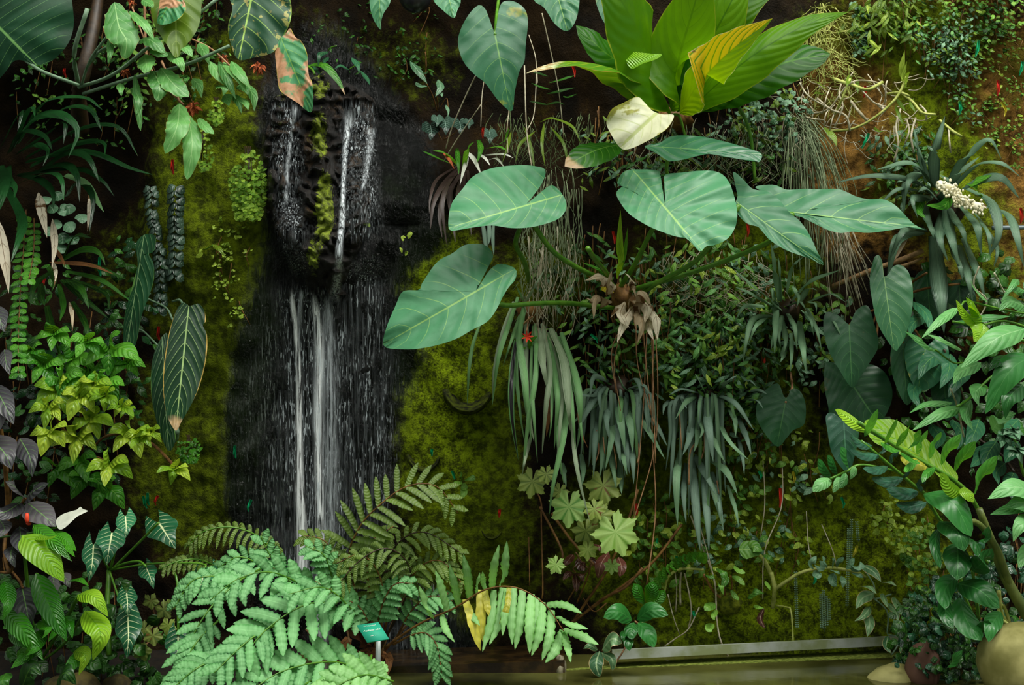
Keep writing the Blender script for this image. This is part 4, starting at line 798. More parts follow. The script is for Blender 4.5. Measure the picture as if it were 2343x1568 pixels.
# strap-leaved plants hanging under the heart leaves
t = thing('hanging_strap_plant', 'plant of long pale green strap leaves hanging straight down, with a red flower', 'plant', 1210, 720, .0)
lv(t, '1185,680 1165,740 1140,820 1126,930:5.4;1175,690 1150,760 1130,850 1127,920:4.1;1100,735 1082,790 1073,850 1069,927:4.1;1200,700 1188,770 1200,860 1205,920 1216,1012:8.2;1205,740 1204,850 1208,930 1222,1012:7.5;1235,750 1242,830 1255,900:8.8;1255,760 1270,860 1276,920 1268,1030:6.8;1262,750 1292,830 1302,930 1305,988:10.2;1285,760 1315,850 1328,920 1325,1012:7.5;1275,770 1296,900 1288,1000 1265,1110 1257,1178:7.5;1310,900 1312,1000 1325,1090 1350,1197:4.8;1225,740 1228,800 1226,870 1210,960 1195,1088:6.1;1215,1000 1202,1050 1194,1092:4.8;1240,740 1258,840 1250,920 1240,1040:6.1;1195,700 1220,660 1250,610:4.1;1200,690 1185,660 1180,650:3.4;1270,760 1280,900 1278,1020 1290,1110:5.4;1190,720 1170,780 1150,840:4.1;1245,745 1262,860 1262,960 1255,1010:4.2;1270,760 1300,860 1312,960 1318,1040:5.1;1220,745 1215,850 1222,960 1230,1060:4.2;1255,760 1285,880 1280,990 1272,1090:4.2;1200,720 1182,830 1190,940 1200,1010:4.2;1280,770 1318,900 1330,980 1335,1040:4.2', [M['strap'], M['strap2'], M['strap']], 'strap', .1, .38, .16, nv=22, cup=.5, wave=.25, nw=1.5)
lv(t, '1195,720 1178,800 1170,880 1172,960 1186,1054:7.2', leafmat('dark_hearted_strap_leaf', '1c1a1c', '2a262a', None, rough=.35, tr=.05, edge='5a8a50', ew=.55), 'strap', .12, .35, .12, nv=22)
lv(t, '1260,870 1258,930 1250,1000:8.0;1322,900 1328,980 1345,1026:3.2', M['brown'], 'lance', .2, .3, .03, name='dead_leaf', wave=.6)
for a in range(7): lv(t, '1207,770 %.0f,%.0f:2.4' % (1207 + 15 * math.cos(a * .9), 770 + 15 * math.sin(a * .9)), M['redflower'], 'lance', .3, .33, .0, name='petal')
tb(t, '1190,755 1200,740 1218,725:2.4;1210,725 1205,760:1.6', M['stempk'], d0=.15, d1=.28)
mb = MB(); blob(mb, P(1212, 715, .06), 30 * S, .07, 26 * S, .3, 3, 14, 8); mb.build('crown', M['stembr'], t)
lv(t, '1185,760 1195,770 1210,775:6.4;1210,800 1215,780 1230,770:7.2;1200,800 1195,790 1175,775:6.4;1225,790 1235,800 1240,820:7.2', M['shrub'], 'ovate', .2, .28, .02, name='short_leaf')
t = thing('staghorn_plant', 'dense grey-green tongue-leaved plant hanging right of the pale strap leaves', 'plant', 1410, 890, -.05)
lv(t, '1380,880 1355,920 1322,985:8;1400,875 1360,862 1350,912:7;1390,880 1372,900 1374,943:7;1395,910 1388,960 1396,1012:8;1370,930 1362,1000 1358,1092:7;1400,920 1412,1000 1420,1062:9;1410,900 1420,960 1430,1033:10;1425,900 1442,970 1448,1038:9;1430,880 1455,865 1467,895 1460,932:7;1450,930 1480,980 1496,1008:7;1455,920 1500,970 1527,1022:7;1440,930 1475,970 1522,1052:7;1415,1000 1427,1050 1435,1088:8;1418,1040 1422,1130:8;1440,1000 1448,1050 1450,1108:8;1370,1000 1355,1065:6;1430,890 1470,880 1488,905:7;1395,900 1340,940 1310,970:7;1330,1040 1335,1080 1330,1115:7;1285,1060 1290,1085 1296,1115:8;1405,930 1400,1000 1385,1075:8;1420,940 1432,1020 1440,1085:8;1385,900 1345,905 1315,900:6;1440,900 1425,880 1415,860:7;1400,860 1405,840 1398,828:6;1395,1005 1405,1080 1410,1120:8;1375,960 1378,1040 1372,1095:7', [M['strapgrey'], M['strapgrey'], M['brom2']], 'strap', .0, .26, .10, nv=14, cup=.3)
def blades(root, cx, cy, n, sx, y0, y1, mats, w):
    for k_ in range(n):
        x = cx + R(-1, 1) * sx; y = R(y0, y1); a = cx + (x - cx) * .35 + R(-6, 6)
        lv(root, '%.0f,%.0f %.0f,%.0f %.0f,%.0f %.0f,%.0f:%.1f' % (a, cy + R(-10, 20), a + (x - cx) * .45, cy + 10 + R(-14, 10), x - (x - cx) * .12, (cy + y) / 2, x, y, w * R(.7, 1.1)), mats, 'strap', .0, R(.12, .24), .08, nv=14, cup=.3)
blades(t, 1412, 895, 20, 100, 960, 1110, [M['strapgrey'], M['brom2'], M['strapgrey'], M['strap']], 5.5)
tb(t, '1460,1000 1462,1040 1458,1060:2;1380,1000 1384,1040:1.5;1365,985 1370,1030 1362,1060:1.5;1400,1000 1410,1060 1408,1080:1.5', M['stempk'], d0=.2, d1=.22, name='dry_stalk')
mb = MB(); blob(mb, P(1412, 895, -.02), 40 * S, .10, 36 * S, .35, 3, 14, 3); mb.build('crown', M['stemdk'], t)
t = thing('staghorn_plant', 'second grey-green tongue-leaved plant, longer and sparser, right of the aerial roots', 'plant', 1610, 900, -.02)
lv(t, '1588,930 1578,1000 1562,1042:9;1600,940 1608,985 1598,1006:7;1610,905 1622,980 1632,1058:10;1665,925 1682,960 1683,1000:8;1685,945 1708,1000 1719,1042:7;1690,1000 1700,1050 1703,1088:6;1635,940 1670,1010 1712,1052:7;1558,1030 1548,1090 1550,1205:9;1582,1035 1588,1100 1596,1200 1602,1262:10;1588,1040 1615,1085 1638,1133:9;1608,1060 1614,1120 1620,1200 1622,1262:9;1615,1045 1660,1075 1688,1133:9;1610,1050 1632,1120 1656,1212:7;1642,1110 1650,1180 1655,1216:5;1665,1110 1682,1160 1690,1205:6;1700,895 1735,892 1756,903:7;1690,915 1730,915 1747,937:6;1640,895 1665,870 1687,860:7;1695,875 1715,870 1732,886:5;1530,915 1520,930 1517,950:6;1565,900 1563,920 1572,935:7;1600,900 1570,920 1545,960:7;1605,900 1560,890 1530,905:6;1630,900 1680,920 1725,985:7;1600,930 1596,1000 1588,1035:8;1625,960 1640,1020 1660,1060:8;1615,900 1600,870 1590,855:7;1570,1060 1565,1130 1570,1200:7;1630,1080 1645,1150 1648,1190:7', [M['strapgrey'], M['strapgrey'], M['brom2']], 'strap', .02, .28, .10, nv=14, cup=.3)
blades(t, 1612, 905, 22, 95, 960, 1210, [M['strapgrey'], M['brom2'], M['strapgrey'], M['strap']], 5.5)
tb(t, '1555,945 1558,1000 1560,1030:1.5;1610,975 1612,1020 1605,1050:1.5;1590,1015 1578,1040 1576,1110:2;1640,1100 1645,1130:1.5', M['stempk'], d0=.2, d1=.2, name='dry_stalk')
mb = MB(); blob(mb, P(1612, 905, .0), 36 * S, .09, 34 * S, .35, 3, 14, 5); mb.build('crown', M['stemdk'], t)

# begonias and peperomias below
t = thing('begonia', 'maple-leaved begonia with one large light green leaf, below the hanging strap leaves', 'plant', 1330, 1210, .0)
for x, y, r, ro, m_ in ((1218, 1102, 42, 3.3, 'begonia'), (1380, 1112, 50, 3.0, 'begonia'), (1302, 1160, 52, 3.2, 'begonialt'), (1408, 1218, 62, 2.8, 'begonialt'), (1340, 1215, 38, 3.0, 'begonia'), (1345, 1258, 28, 3.2, 'begonia'), (1375, 1180, 36, 3.1, 'begonia'), (1272, 1292, 26, 3.6, 'begonialt'), (1250, 1085, 26, 3.0, 'begonia'), (1400, 1295, 22, 3.2, 'begonialt'), (1360, 1165, 30, 2.6, 'begonia'), (1280, 1125, 26, 3.4, 'begonia')): palm(t, x, y, r, ro, M[m_], R(.22, .4), .5, 7)
tb(t, '1235,1160 1262,1210 1286,1262 1285,1290:3;1262,1175 1310,1240 1362,1296:3.5;1215,1100 1235,1140 1240,1165:2;1380,1112 1385,1150 1340,1215:2;1408,1220 1420,1200 1400,1170:2', M['stembr'], d0=.1, d1=.22)
t = thing('bronze_peperomia', 'small plant with bronze-red leaves under the begonia', 'plant', 1345, 1300, .0)
lv(t, '1392,1265 1375,1292 1368,1324:14;1312,1268 1300,1283 1289,1295:9;1322,1278 1326,1295 1331,1307:9;1314,1312 1300,1313 1288,1328:7;1317,1312 1319,1335 1319,1355:9;1318,1312 1330,1316 1336,1333:7;1415,1275 1422,1298 1418,1320:12;1345,1272 1355,1282 1358,1295:9;1360,1245 1370,1250 1372,1262:9;1338,1285 1334,1298 1336,1308:7', M['red'], 'ellip', .16, .22, .02)
tb(t, '1345,1300 1330,1285 1318,1265:1.5;1317,1312 1312,1300 1330,1290:1.5;1350,1298 1375,1275 1392,1265:1.5', M['stempk'], d0=.05, d1=.16)
t = thing('green_peperomia', 'plant with four rounded dark green leaves above the left end of the rail', 'plant', 1470, 1420, .1)
lv(t, '1446,1420 1415,1400 1381,1414:20;1457,1419 1490,1396 1529,1408:18;1460,1425 1482,1448 1497,1482:19;1451,1425 1444,1442 1446,1464:16;1440,1450 1438,1470 1440,1490:13;1432,1440 1425,1455 1428,1470:8', M['oval'], 'ellip', .45, .52, .02, cup=.2)
lv(t, '1478,1388 1462,1355 1450,1335:14;1480,1388 1490,1352 1494,1330:17;1482,1388 1505,1372 1521,1350:12', M['glossy'], 'obov', .38, .42, .02, cup=.3)
tb(t, '1470,1425 1474,1400 1480,1385:2.5;1453,1422 1465,1430 1470,1425:2', M['stempk'], d0=.3, d1=.4)
t = thing('striped_peperomia', 'pale striped leaves with dry tan rims at the left end of the rail', 'plant', 1378, 1490, .2)
lv(t, '1378,1488 1400,1462 1424,1472:17;1372,1490 1364,1520 1372,1550:17;1376,1494 1400,1508 1402,1535:11;1368,1488 1350,1478 1335,1485:8', M['striped'], 'ellip', .45, .5, .02, cup=.25)
tb(t, '1378,1490 1385,1480 1395,1500:2;1440,1465 1420,1500 1398,1530:2', M['stempk'], d0=.4, d1=.45)

# ---------------------------------------------------------------- ferns
t = thing('blue_green_fern', 'large wavy blue-green fern spilling over the bottom edge, left of the teal plant label', 'fern', 700, 1500, .35)
fr = dict(edge=.13, wave=.16)
frond(t, '800,1440 760,1385 690,1388 600,1450 530,1545', M['fern'], M['stem'], 8, 112, 13, .5, .95, .06, .24, 66, .12, lt=.55, **fr)
frond(t, '600,1300 540,1335 475,1400 425,1490 390,1590', M['fern'], M['stem'], 10, 78, 9, .5, .85, .06, .12, 58, .2, lt=.5, **fr)
frond(t, '770,1400 700,1345 620,1310 545,1325 480,1375', M['fern'], M['stem'], 8, 89, 12, .45, .85, .08, .15, 62, .2, lt=.5, **fr)
frond(t, '850,1540 760,1515 650,1535 560,1590', M['fern'], M['stem'], 8, 105, 13, .6, 1.0, .05, .1, 62, .12, lt=.55, **fr)
frond(t, '520,1310 460,1282 410,1284 370,1300', M['fernol'], M['stem'], 12, 36, 5, .4, .55, .03, .1, 70, .5, lt=.5)
frond(t, '720,1400 670,1340 620,1275 596,1225', M['fern'], M['stem'], 7, 66, 9, .4, .6, .05, .2, 52, .1, lt=.5, **fr)
frond(t, '840,1440 800,1390 740,1345 660,1360', M['fern'], M['stem'], 7, 82, 11, .5, .85, .06, .2, 62, .2, lt=.5, **fr)
frond(t, '760,1540 700,1565 640,1610', M['fern'], M['stem'], 7, 110, 13, .7, 1.0, .03, .1, 60, .1, lt=.6, **fr)
frond(t, '850,1500 840,1535 800,1565 740,1590', M['fernlt'], M['stem'], 7, 92, 13, .7, .95, .03, .1, 58, .1, lt=.6, **fr)
frond(t, '650,1420 570,1465 490,1540', M['fern'], M['stem'], 7, 87, 11, .75, 1.0, .03, .1, 60, .2, lt=.5, **fr)
frond(t, '500,1420 450,1470 410,1540', M['fern'], M['stem'], 7, 57, 8, .7, .85, .03, .1, 60, .3, lt=.5, **fr)
frond(t, '640,1320 590,1290 545,1275 500,1300', M['fern'], M['stem'], 7, 52, 8, .4, .5, .05, .2, 62, .2, lt=.5, **fr)
frond(t, '900,1560 840,1545 790,1560 720,1600', M['fernlt'], M['stem'], 7, 85, 12, .85, 1.05, .03, .1, 60, .1, lt=.6, **fr)
frond(t, '520,1500 450,1530 380,1590', M['fern'], M['stem'], 8, 70, 10, .8, .95, .03, .1, 60, .2, lt=.5, **fr)
frond(t, '780,1380 760,1320 740,1270 700,1250', M['fern'], M['stem'], 8, 62, 9, .45, .6, .05, .2, 60, .2, lt=.5, **fr)
frond(t, '560,1340 500,1320 440,1330 400,1390', M['fern'], M['stem'], 10, 52, 8, .55, .7, .05, .1, 62, .4, lt=.5, **fr)
t = thing('olive_fern', 'olive-backed fern arching up in front of the foot of the falls', 'fern', 865, 1490, .3)
oo = dict(edge=.06, wave=.15)
frond(t, '860,1480 800,1300 818,1215 870,1155 935,1112 1000,1114 1048,1175', M['fernol'], M['stembr'], 15, 104, 7.5, .45, .6, .1, .36, 70, .12, lt=.3, **oo)
frond(t, '868,1490 935,1350 930,1285 880,1255 815,1290 760,1360', M['fernol'], M['stemdk'], 15, 60, 5.5, .45, .7, .06, .3, 66, .45, lt=.4, **oo)
frond(t, '865,1480 870,1340 905,1250 970,1218 1062,1270', M['fernol'], M['stemdk'], 15, 66, 6, .4, .55, .06, .35, 64, .35, lt=.35, **oo)
frond(t, '855,1470 800,1390 780,1310 745,1240 690,1225', M['fernol'], M['stembr'], 12, 70, 7, .4, .5, .06, .4, 60, .25, lt=.4, **oo)
frond(t, '640,1310 605,1240 540,1208 470,1215 430,1250', M['fernol'], M['stem'], 17, 50, 5, .35, .5, .05, .05, 72, .7, lt=.4, **oo)
frond(t, '870,1480 900,1380 960,1300 1010,1285 1062,1340', M['fernol'], M['stembr'], 13, 60, 6, .4, .55, .06, .4, 64, .35, lt=.4, **oo)
frond(t, '862,1480 850,1380 840,1300 850,1240 900,1205', M['fernol'], M['stembr'], 11, 62, 7, .4, .5, .06, .4, 60, .25, lt=.4, **oo)
frond(t, '862,1480 880,1380 860,1300 820,1270 770,1290', M['fernol'], M['stembr'], 11, 58, 6, .5, .65, .06, .35, 60, .4, lt=.4, **oo)
frond(t, '862,1480 830,1400 790,1370 720,1330', M['fern'], M['stembr'], 9, 66, 8, .5, .65, .06, .3, 60, .3, lt=.4, edge=.15, wave=.3)
frond(t, '862,1470 870,1400 900,1340 945,1335', M['fern'], M['stembr'], 9, 58, 8, .5, .6, .06, .3, 60, .3, lt=.5, edge=.15, wave=.3)
tb(t, '868,1510 900,1420 945,1330:2.5;880,1490 960,1400 1025,1358:2.5;760,1380 790,1430 800,1470:2.5;700,1440 740,1490 760,1520:2.5', M['stempk'], d0=.4, d1=.55, name='stalk')
lv(t, '840,1480 810,1440 790,1400:16;850,1480 840,1430 860,1400:18;830,1490 810,1500 800,1545:14;860,1500 850,1530 855,1568:14;800,1460 780,1480 770,1520:14;870,1490 890,1510 885,1550:12;830,1440 850,1420 880,1415:14', M['brown'], 'ovate', .35, .5, .04, name='dead_frond', wave=.6, nw=3, edge=.12)
mb = MB(); blob(mb, P(850, 1535, .4), 36 * S, 34 * S, 52 * S, .3, 4, 20, 6); mb.build('rhizome', plain('hairy_brown_rhizome', '3a2212', '6d4426', 60, .85, .2, .9), t)
t = thing('light_green_fern', 'pale green fern arching to the right over the wet ledge, some pinnae yellowed', 'fern', 905, 1475, .35)
mb = MB(); rp = dep([(880, 1482), (960, 1428), (1040, 1392), (1110, 1350), (1180, 1345), (1245, 1382), (1290, 1445)], .5, .78, .08)
lf = lv(t, '1025,1400 1012,1350 996,1306:9;1050,1388 1040,1340 1028,1290:9;1075,1370 1070,1320 1060,1268:10;1090,1362 1094,1336 1098,1310:7;1112,1350 1106,1330 1104,1308:7;1126,1347 1130,1300 1142,1246:9;1142,1346 1154,1300 1160,1237:10;1065,1376 1078,1405 1098,1432:8;1130,1350 1124,1415 1104,1492:9;1150,1345 1142,1420 1120,1476:10;1176,1345 1170,1415 1172,1476:10;1196,1350 1190,1420 1178,1487:11;1216,1360 1212,1430 1212,1496:11;1240,1378 1236,1440 1216,1502:11;1262,1396 1258,1455 1240,1512:11;1250,1384 1290,1384 1332,1404:8;1276,1410 1305,1428 1346,1440:8;1288,1440 1325,1452 1370,1476:10;1288,1444 1272,1485 1248,1517:12;1290,1446 1300,1485 1306,1516:9;1160,1346 1155,1400 1150,1455:9;1010,1406 1020,1440 1040,1470:8;990,1416 975,1380 958,1340:8;1228,1368 1225,1420 1228,1470:9', M['fernlt'], 'pinna', .62, .74, .03, name='pinna', edge=.13, ne=7, wave=.18, nw=6, nv=24)
tube(mb, rp, 3.2 * k_at(.6), 1.2 * k_at(.6), 6, 40); mb.build('rachis', M['stembr'], t)
frond(t, '900,1475 940,1455 975,1450 1000,1480 1012,1550', M['fern'], M['stembr'], 10, 54, 7, .5, .65, .05, .3, 58, .25, lt=.5, **fr)
frond(t, '900,1475 940,1400 985,1365 1035,1375', M['fern'], M['stembr'], 9, 60, 7, .45, .55, .05, .3, 62, .3, lt=.5, **fr)
lv(t, '1100,1350 1100,1400 1105,1470:11;1110,1350 1115,1385 1118,1410:8;1165,1345 1160,1390 1142,1428:7;1065,1372 1080,1420 1100,1490:10', M['fernyel'], 'pinna', .64, .70, .02, name='yellow_pinna', edge=.1, wave=.2)

# teal plant label
t = thing('plant_label', 'teal plant label on a grey metal stake in front of the brown fern stump', 'label', 862, 1560, .75)
tm = plain('teal_plastic', '0f9474', '14a080', 3, .65, .5, .02); mb = MB()
q = [P(816, 1431, .86), P(866, 1424, .86), P(890, 1462, .93), P(840, 1470, .93)]
nrm = (q[1] - q[0]).cross(q[3] - q[0]).normalized(); nrm = nrm if nrm.y < 0 else -nrm
mb.add(q + [p - nrm * .004 for p in q], [(0, 1, 2, 3), (7, 6, 5, 4)] + [(i, i + 4, (i + 1) % 4 + 4, (i + 1) % 4) for i in range(4)]); mb.build('label_plate', tm, t)
def text3d(root, s, pos, xdir, nrm, size, mat, name='lettering'):
    cu = bpy.data.curves.new('t', 'FONT'); cu.body = s; cu.size = size; cu.align_x = 'CENTER'; cu.align_y = 'CENTER'; cu.extrude = .0004; cu.shear = .25
    o = bpy.data.objects.new('t', cu); COL.objects.link(o); bpy.context.view_layer.update()
    me = bpy.data.meshes.new_from_object(o.evaluated_get(bpy.context.evaluated_depsgraph_get())); bpy.data.objects.remove(o)
    yd = nrm.cross(xdir).normalized(); org = Vector(root['_o'])
    for v in me.vertices: v.co = pos + xdir * v.co.x + yd * v.co.y + nrm * (v.co.z + .0012) - org
    me.materials.clear(); me.materials.append(mat); o = bpy.data.objects.new(name, me); COL.objects.link(o); o.parent = root; return o
xd = (q[1] - q[0]).normalized(); ltm = plain('cream_lettering', 'd8e8d8', 'd8e8d8', 5, .6, .2, 0)
on = lambda u, v: q[0] + (q[1] - q[0]) * u + (q[3] - q[0]) * v
text3d(t, 'L-f clopuncul', on(.52, .14), xd, nrm, .0078, ltm); text3d(t, 'Aephanar albd', on(.50, .40), xd, nrm, .0100, ltm); text3d(t, 'caen.  e', on(.42, .70), xd, nrm, .006, ltm)
mb = MB(); a = P(866, 1464, .82); b = P(863, 1600, .78); e = Vector((.009, 0, 0)); f = Vector((0, .006, 0))
mb.add([a - e - f, a + e - f, a + e + f, a - e + f, b - e - f, b + e - f, b + e + f, b - e + f], [(0, 1, 2, 3), (7, 6, 5, 4), (0, 4, 5, 1), (1, 5, 6, 2), (2, 6, 7, 3), (3, 7, 4, 0)]); mb.build('stake', plain('grey_steel', '8a9490', 'a8b0ae', 12, .4, .5, .05, .3), t)
# ---------------------------------------------------------------- right side
t = thing('strap_rosette', 'open rosette of narrow grey-green strap leaves below the pointed tip of the fourth heart leaf', 'plant', 1800, 725, .0)
lv(t, '1785,700 1725,655 1680,618:6;1785,690 1775,620 1764,556:8;1790,680 1786,630 1780,585:7;1800,670 1815,610 1838,588:6;1810,690 1850,645 1922,618:6;1770,700 1720,672 1680,656:6;1768,722 1725,728 1708,780 1700,832:7;1778,690 1775,750 1772,810:8;1790,720 1782,760 1786,795:7;1802,715 1818,745 1824,805:8;1848,705 1868,750 1880,802:7;1850,690 1866,695 1868,718:6;1885,710 1908,735 1926,772:6;1750,700 1705,700 1682,735:7;1830,735 1838,800 1845,856:9;1815,655 1828,680 1822,705:6;1798,790 1790,820 1783,832:7;1812,760 1812,810 1808,852:6;1850,690 1900,672 1936,692:5;1790,710 1760,680 1765,655:7;1830,690 1850,660 1870,665:7;1790,730 1798,780 1792,812:7;1760,720 1730,745 1712,790:6;1800,700 1830,690 1845,712:7;1775,690 1768,660 1768,700:6;1790,735 1770,770 1765,800:6;1835,710 1855,730 1862,770:6', M['brom2'], 'strap', .08, .36, .13, nv=16, cup=.35)
mb = MB(); blob(mb, P(1800, 712, .02), 30 * S, .08, 28 * S, .3, 3, 14, 5); mb.build('crown', M['stemdk'], t)
t = thing('flowering_bromeliad', 'large blue-green bromeliad with long drooping straps and a cream flower cluster at the right', 'plant', 2160, 470, -.05)
lv(t, '2140,440 2080,408 1990,402 1912,418:8;2140,430 2090,372 2005,388:9;2130,420 2112,360 2085,315:10;2140,430 2140,350 2162,266:13;2120,420 2102,340 2090,290:8;2160,440 2205,365 2262,318 2292,365:9;2160,450 2230,378 2290,372 2335,405:9;2170,460 2225,415 2290,405 2333,455:13;2150,440 2195,395 2242,358:9;2100,400 2072,420 2068,490:10;2110,390 2082,410 2070,458:12;2120,470 2130,515 2146,557:15;2138,540 2148,620 2154,690 2160,764:20;2165,465 2178,540 2198,615:15;2200,470 2235,510 2246,585:14;2215,430 2270,460 2286,530 2264,585:14;2235,490 2262,530 2266,590:11;2250,470 2310,490 2330,550 2343,612:12;2195,560 2215,630 2226,695:12;2205,545 2238,620 2256,695:11;2175,550 2195,600 2205,650:12;2262,530 2282,570 2274,612:7;2110,530 2055,545 2030,642:13;2120,525 2070,525 2034,600:10;2150,460 2175,420 2150,400:12;2130,450 2090,455 2100,500:12;2150,460 2120,430 2100,440:14;2120,440 2060,430 2010,470:8;2170,470 2200,520 2215,570:13;2160,480 2150,540 2170,600:13;2115,400 2060,340 2040,330:8', M['brom'], 'strap', .0, .34, .16, nv=20, cup=.4)
lv(t, '2080,540 2040,600 2030,645:6;2235,462 2250,470 2258,478:6', M['tan'], 'lance', .25, .3, .02, name='dead_leaf')
lv(t, '2110,455 2100,480 2118,500:13;2180,440 2160,470 2120,470:12;2245,445 2225,420 2270,400:12', M['shrub'], 'strap', .15, .35, .05)
fl = MB()
for i in range(22): f = i / 21; blob(fl, P(2152 + 84 * f + 8 * math.sin(f * 7), 424 + 52 * f, .34), 11 * S, 9 * S, 11 * S, .3, 4, 8, i)
for i in range(150):
    f = R(0, 1); x = 2152 + 84 * f + R(-14, 14) + 8 * math.sin(f * 7); y = 424 + 52 * f + R(-17, 17); d = .36 + R(-.03, .05)
    blob(fl, P(x, y, d), R(2.2, 3.6) * S, 3 * S, R(3, 4.5) * S, .1, 2, 6, i)
o = fl.build('flower_cluster', M['cream'], t)
tb(t, '2160,470 2175,450 2195,450:3', M['tan'] if False else M['stembr'], d0=.1, d1=.34, name='flower_stalk')
mb = MB(); blob(mb, P(2160, 480, -.05), 44 * S, .09, 40 * S, .3, 3, 14, 7); mb.build('crown', M['stemdk'], t)
mb = MB(); tube(mb, [P(1905, 655, .05), P(1990, 620, .1), P(2060, 595, .1), P(2110, 575, .06)], 5 * S, 6 * S, 7); tube(mb, [P(2060, 610, .1), P(2090, 600, .1), P(2110, 590, .05)], 4 * S, 3 * S, 6)
single(mb, 'bare_branch', plain('pale_bark', '8a6a48', 'b08c62', 40, .7, .3, .5), 'pale bare branch lying across the wall behind the dark velvet heart leaf', 'branch')
mb = MB(); tube(mb, [P(2270, 522, .02), P(2400, 520, .02)], 5 * S, 5 * S, 10); single(mb, 'pipe', plain('grey_pipe', '5a6a70', '6a7a80', 10, .4, .5, .05), 'thin grey pipe running along the wall at the right edge', 'pipe')

t = thing('dark_heart_plant', 'dark velvet plant of overlapping heart leaves hanging under the cream-flowered bromeliad', 'plant', 2010, 700, -.05)
trace(t, (2024, 645), (2045, 800), '2046,801 2010,745 1996,690 1990,640 1998,597 2008,583 2018,597 2022,632 2032,628 2045,609 2065,608 2082,630 2089,670 2085,720 2072,770 2056,796', leafmat('mid_dark_heart_leaf', '1f4a2c', '2c5c38', '7aa060', 6, 2.2, .03, .03, .38, .1, pleat=.12), .40, .1, .35, .15, .03)
trace(t, (1943, 745), (1949, 886), '1949,887 1920,846 1895,800 1884,750 1890,715 1918,722 1941,742 1946,738 1960,710 1985,700 2000,740 2010,790 1990,830 1966,866', M['darkheart'], .34, .1, .3, .15, .03)
trace(t, (1950, 880), (2008, 968), '1890,830 1886,880 1895,930 1902,955 1950,962 2008,968 2036,930 2041,890 2022,850 1985,835 1955,872 1945,872 1920,840', M['darkheart'], .26, .1, .3, .15, .03)
trace(t, (2065, 785), (2075, 926), '2076,927 2046,872 2037,820 2045,780 2060,768 2066,780 2090,758 2110,800 2107,870', M['darkheart'], .30, .1, .3, .15, .03)
trace(t, (2118, 795), (2100, 890), '2100,892 2076,850 2070,800 2085,775 2112,785 2125,790 2150,770 2170,800 2165,850 2135,885', M['bluedk'], .34, .1, .3, .15, .03)
trace(t, (1931, 972), (1938, 1080), '1940,1082 1905,1040 1893,985 1890,952 1905,945 1928,962 1936,960 1955,955 1965,990 1955,1045', M['zzgrey'], .36, .1, .3, .15, .03)
trace(t, (2120, 625), (2130, 745), '2130,748 2098,700 2090,650 2100,625 2118,618 2124,618 2150,625 2165,670 2155,720', M['darkheart'], .08, .1, .2, .15, .03)
trace(t, (2195, 650), (2200, 760), '2200,762 2170,720 2160,670 2175,645 2193,640 2200,640 2225,655 2235,700 2225,740', M['darkheart'], .06, .1, .2, .15, .03)
trace(t, (2160, 860), (2165, 960), '2165,962 2135,920 2130,880 2145,855 2158,850 2165,850 2190,865 2198,900 2190,940', M['darkheart'], .3, .1, .3, .15, .03)
tb(t, '2010,700 2020,670 2024,645:3;2000,710 1970,720 1943,745:3;2010,710 2000,800 1950,880:3;2020,705 2050,740 2065,785:3;2020,700 2080,740 2118,795:3;2005,720 1960,850 1931,972:3;2020,690 2080,650 2120,625:3;2025,690 2120,660 2195,650:3;2020,710 2100,780 2160,860:3', M['stembr'], d0=.0, d1=.3, name='petiole')
t = thing('dark_heart_plant', 'one dark green heart leaf standing apart on the wall, left of the overlapping dark ones', 'plant', 1820, 880, .0)
trace(t, (1797, 922), (1778, 1020), '1778,1022 1745,985 1730,950 1735,915 1755,890 1780,878 1794,908 1802,908 1812,890 1830,895 1843,925 1840,970 1815,985 1800,1002', M['darkheart'], .16, .0, .3, .15, .04)
tb(t, '1797,922 1812,890 1808,850:3', M['stempk'], d0=.16, d1=.0, name='petiole')

# upper right shrub
t = thing('light_leaved_shrub', 'light green shrub with a yellow-green budding shoot leaning in at the right edge', 'shrub', 2343, 780, .3)
lv(t, '2192,704 2150,735 2108,775:11;2178,736 2240,728 2312,724:12;2345,665 2320,660 2298,672:10;2343,700 2310,690 2285,712:18;2180,922 2120,925 2080,946:8;2200,932 2150,948 2086,986:14;2222,915 2210,950 2226,985:18;2270,985 2290,960 2326,945:20;2250,880 2232,900 2240,930:18;2245,830 2200,850 2180,880:16;2140,800 2120,790 2070,758:14;2260,690 2230,660 2220,640:9;2330,640 2320,650 2290,690:9;2200,800 2160,780 2120,765:10;2240,770 2260,790 2300,800:14', M['pale'], 'ovate', .55, .72, .04, cup=.25)
lv(t, '2345,752 2280,775 2198,842:27', M['pale'], 'ovate', .72, .85, .04, cup=.25)
lv(t, '2238,745 2205,715 2187,686:14;2250,742 2228,705 2210,680:15;2250,738 2245,760 2228,782:25;2235,720 2225,700 2220,690:12', M['lime'], 'ovate', .68, .76, .03, cup=.4)
lv(t, '2360,815 2310,850 2254,948:32;2340,880 2310,910 2300,960:24;2320,820 2280,830 2262,850:16', M['oval'], 'ovate', .7, .8, .04, cup=.2)
tb(t, '2380,760 2300,735 2240,745 2180,736:3;2380,860 2290,850 2215,915 2190,930:3;2360,720 2300,710 2215,690 2200,700:2.5;2250,745 2265,760 2345,780:3;2205,830 2180,830 2140,800:2', M['stem'], d0=.5, d1=.66)
tb(t, '2230,745 2258,690 2228,655 2240,610:2;2310,690 2290,655 2275,625:2;2205,1000 2190,930 2175,890:2', M['root'], d0=.5, d1=.6, name='twig')
t = thing('trailing_foliage', 'mid green leafy plant behind the glossy arching stem, under the light-leaved shrub', 'plant', 2230, 1000, .1)
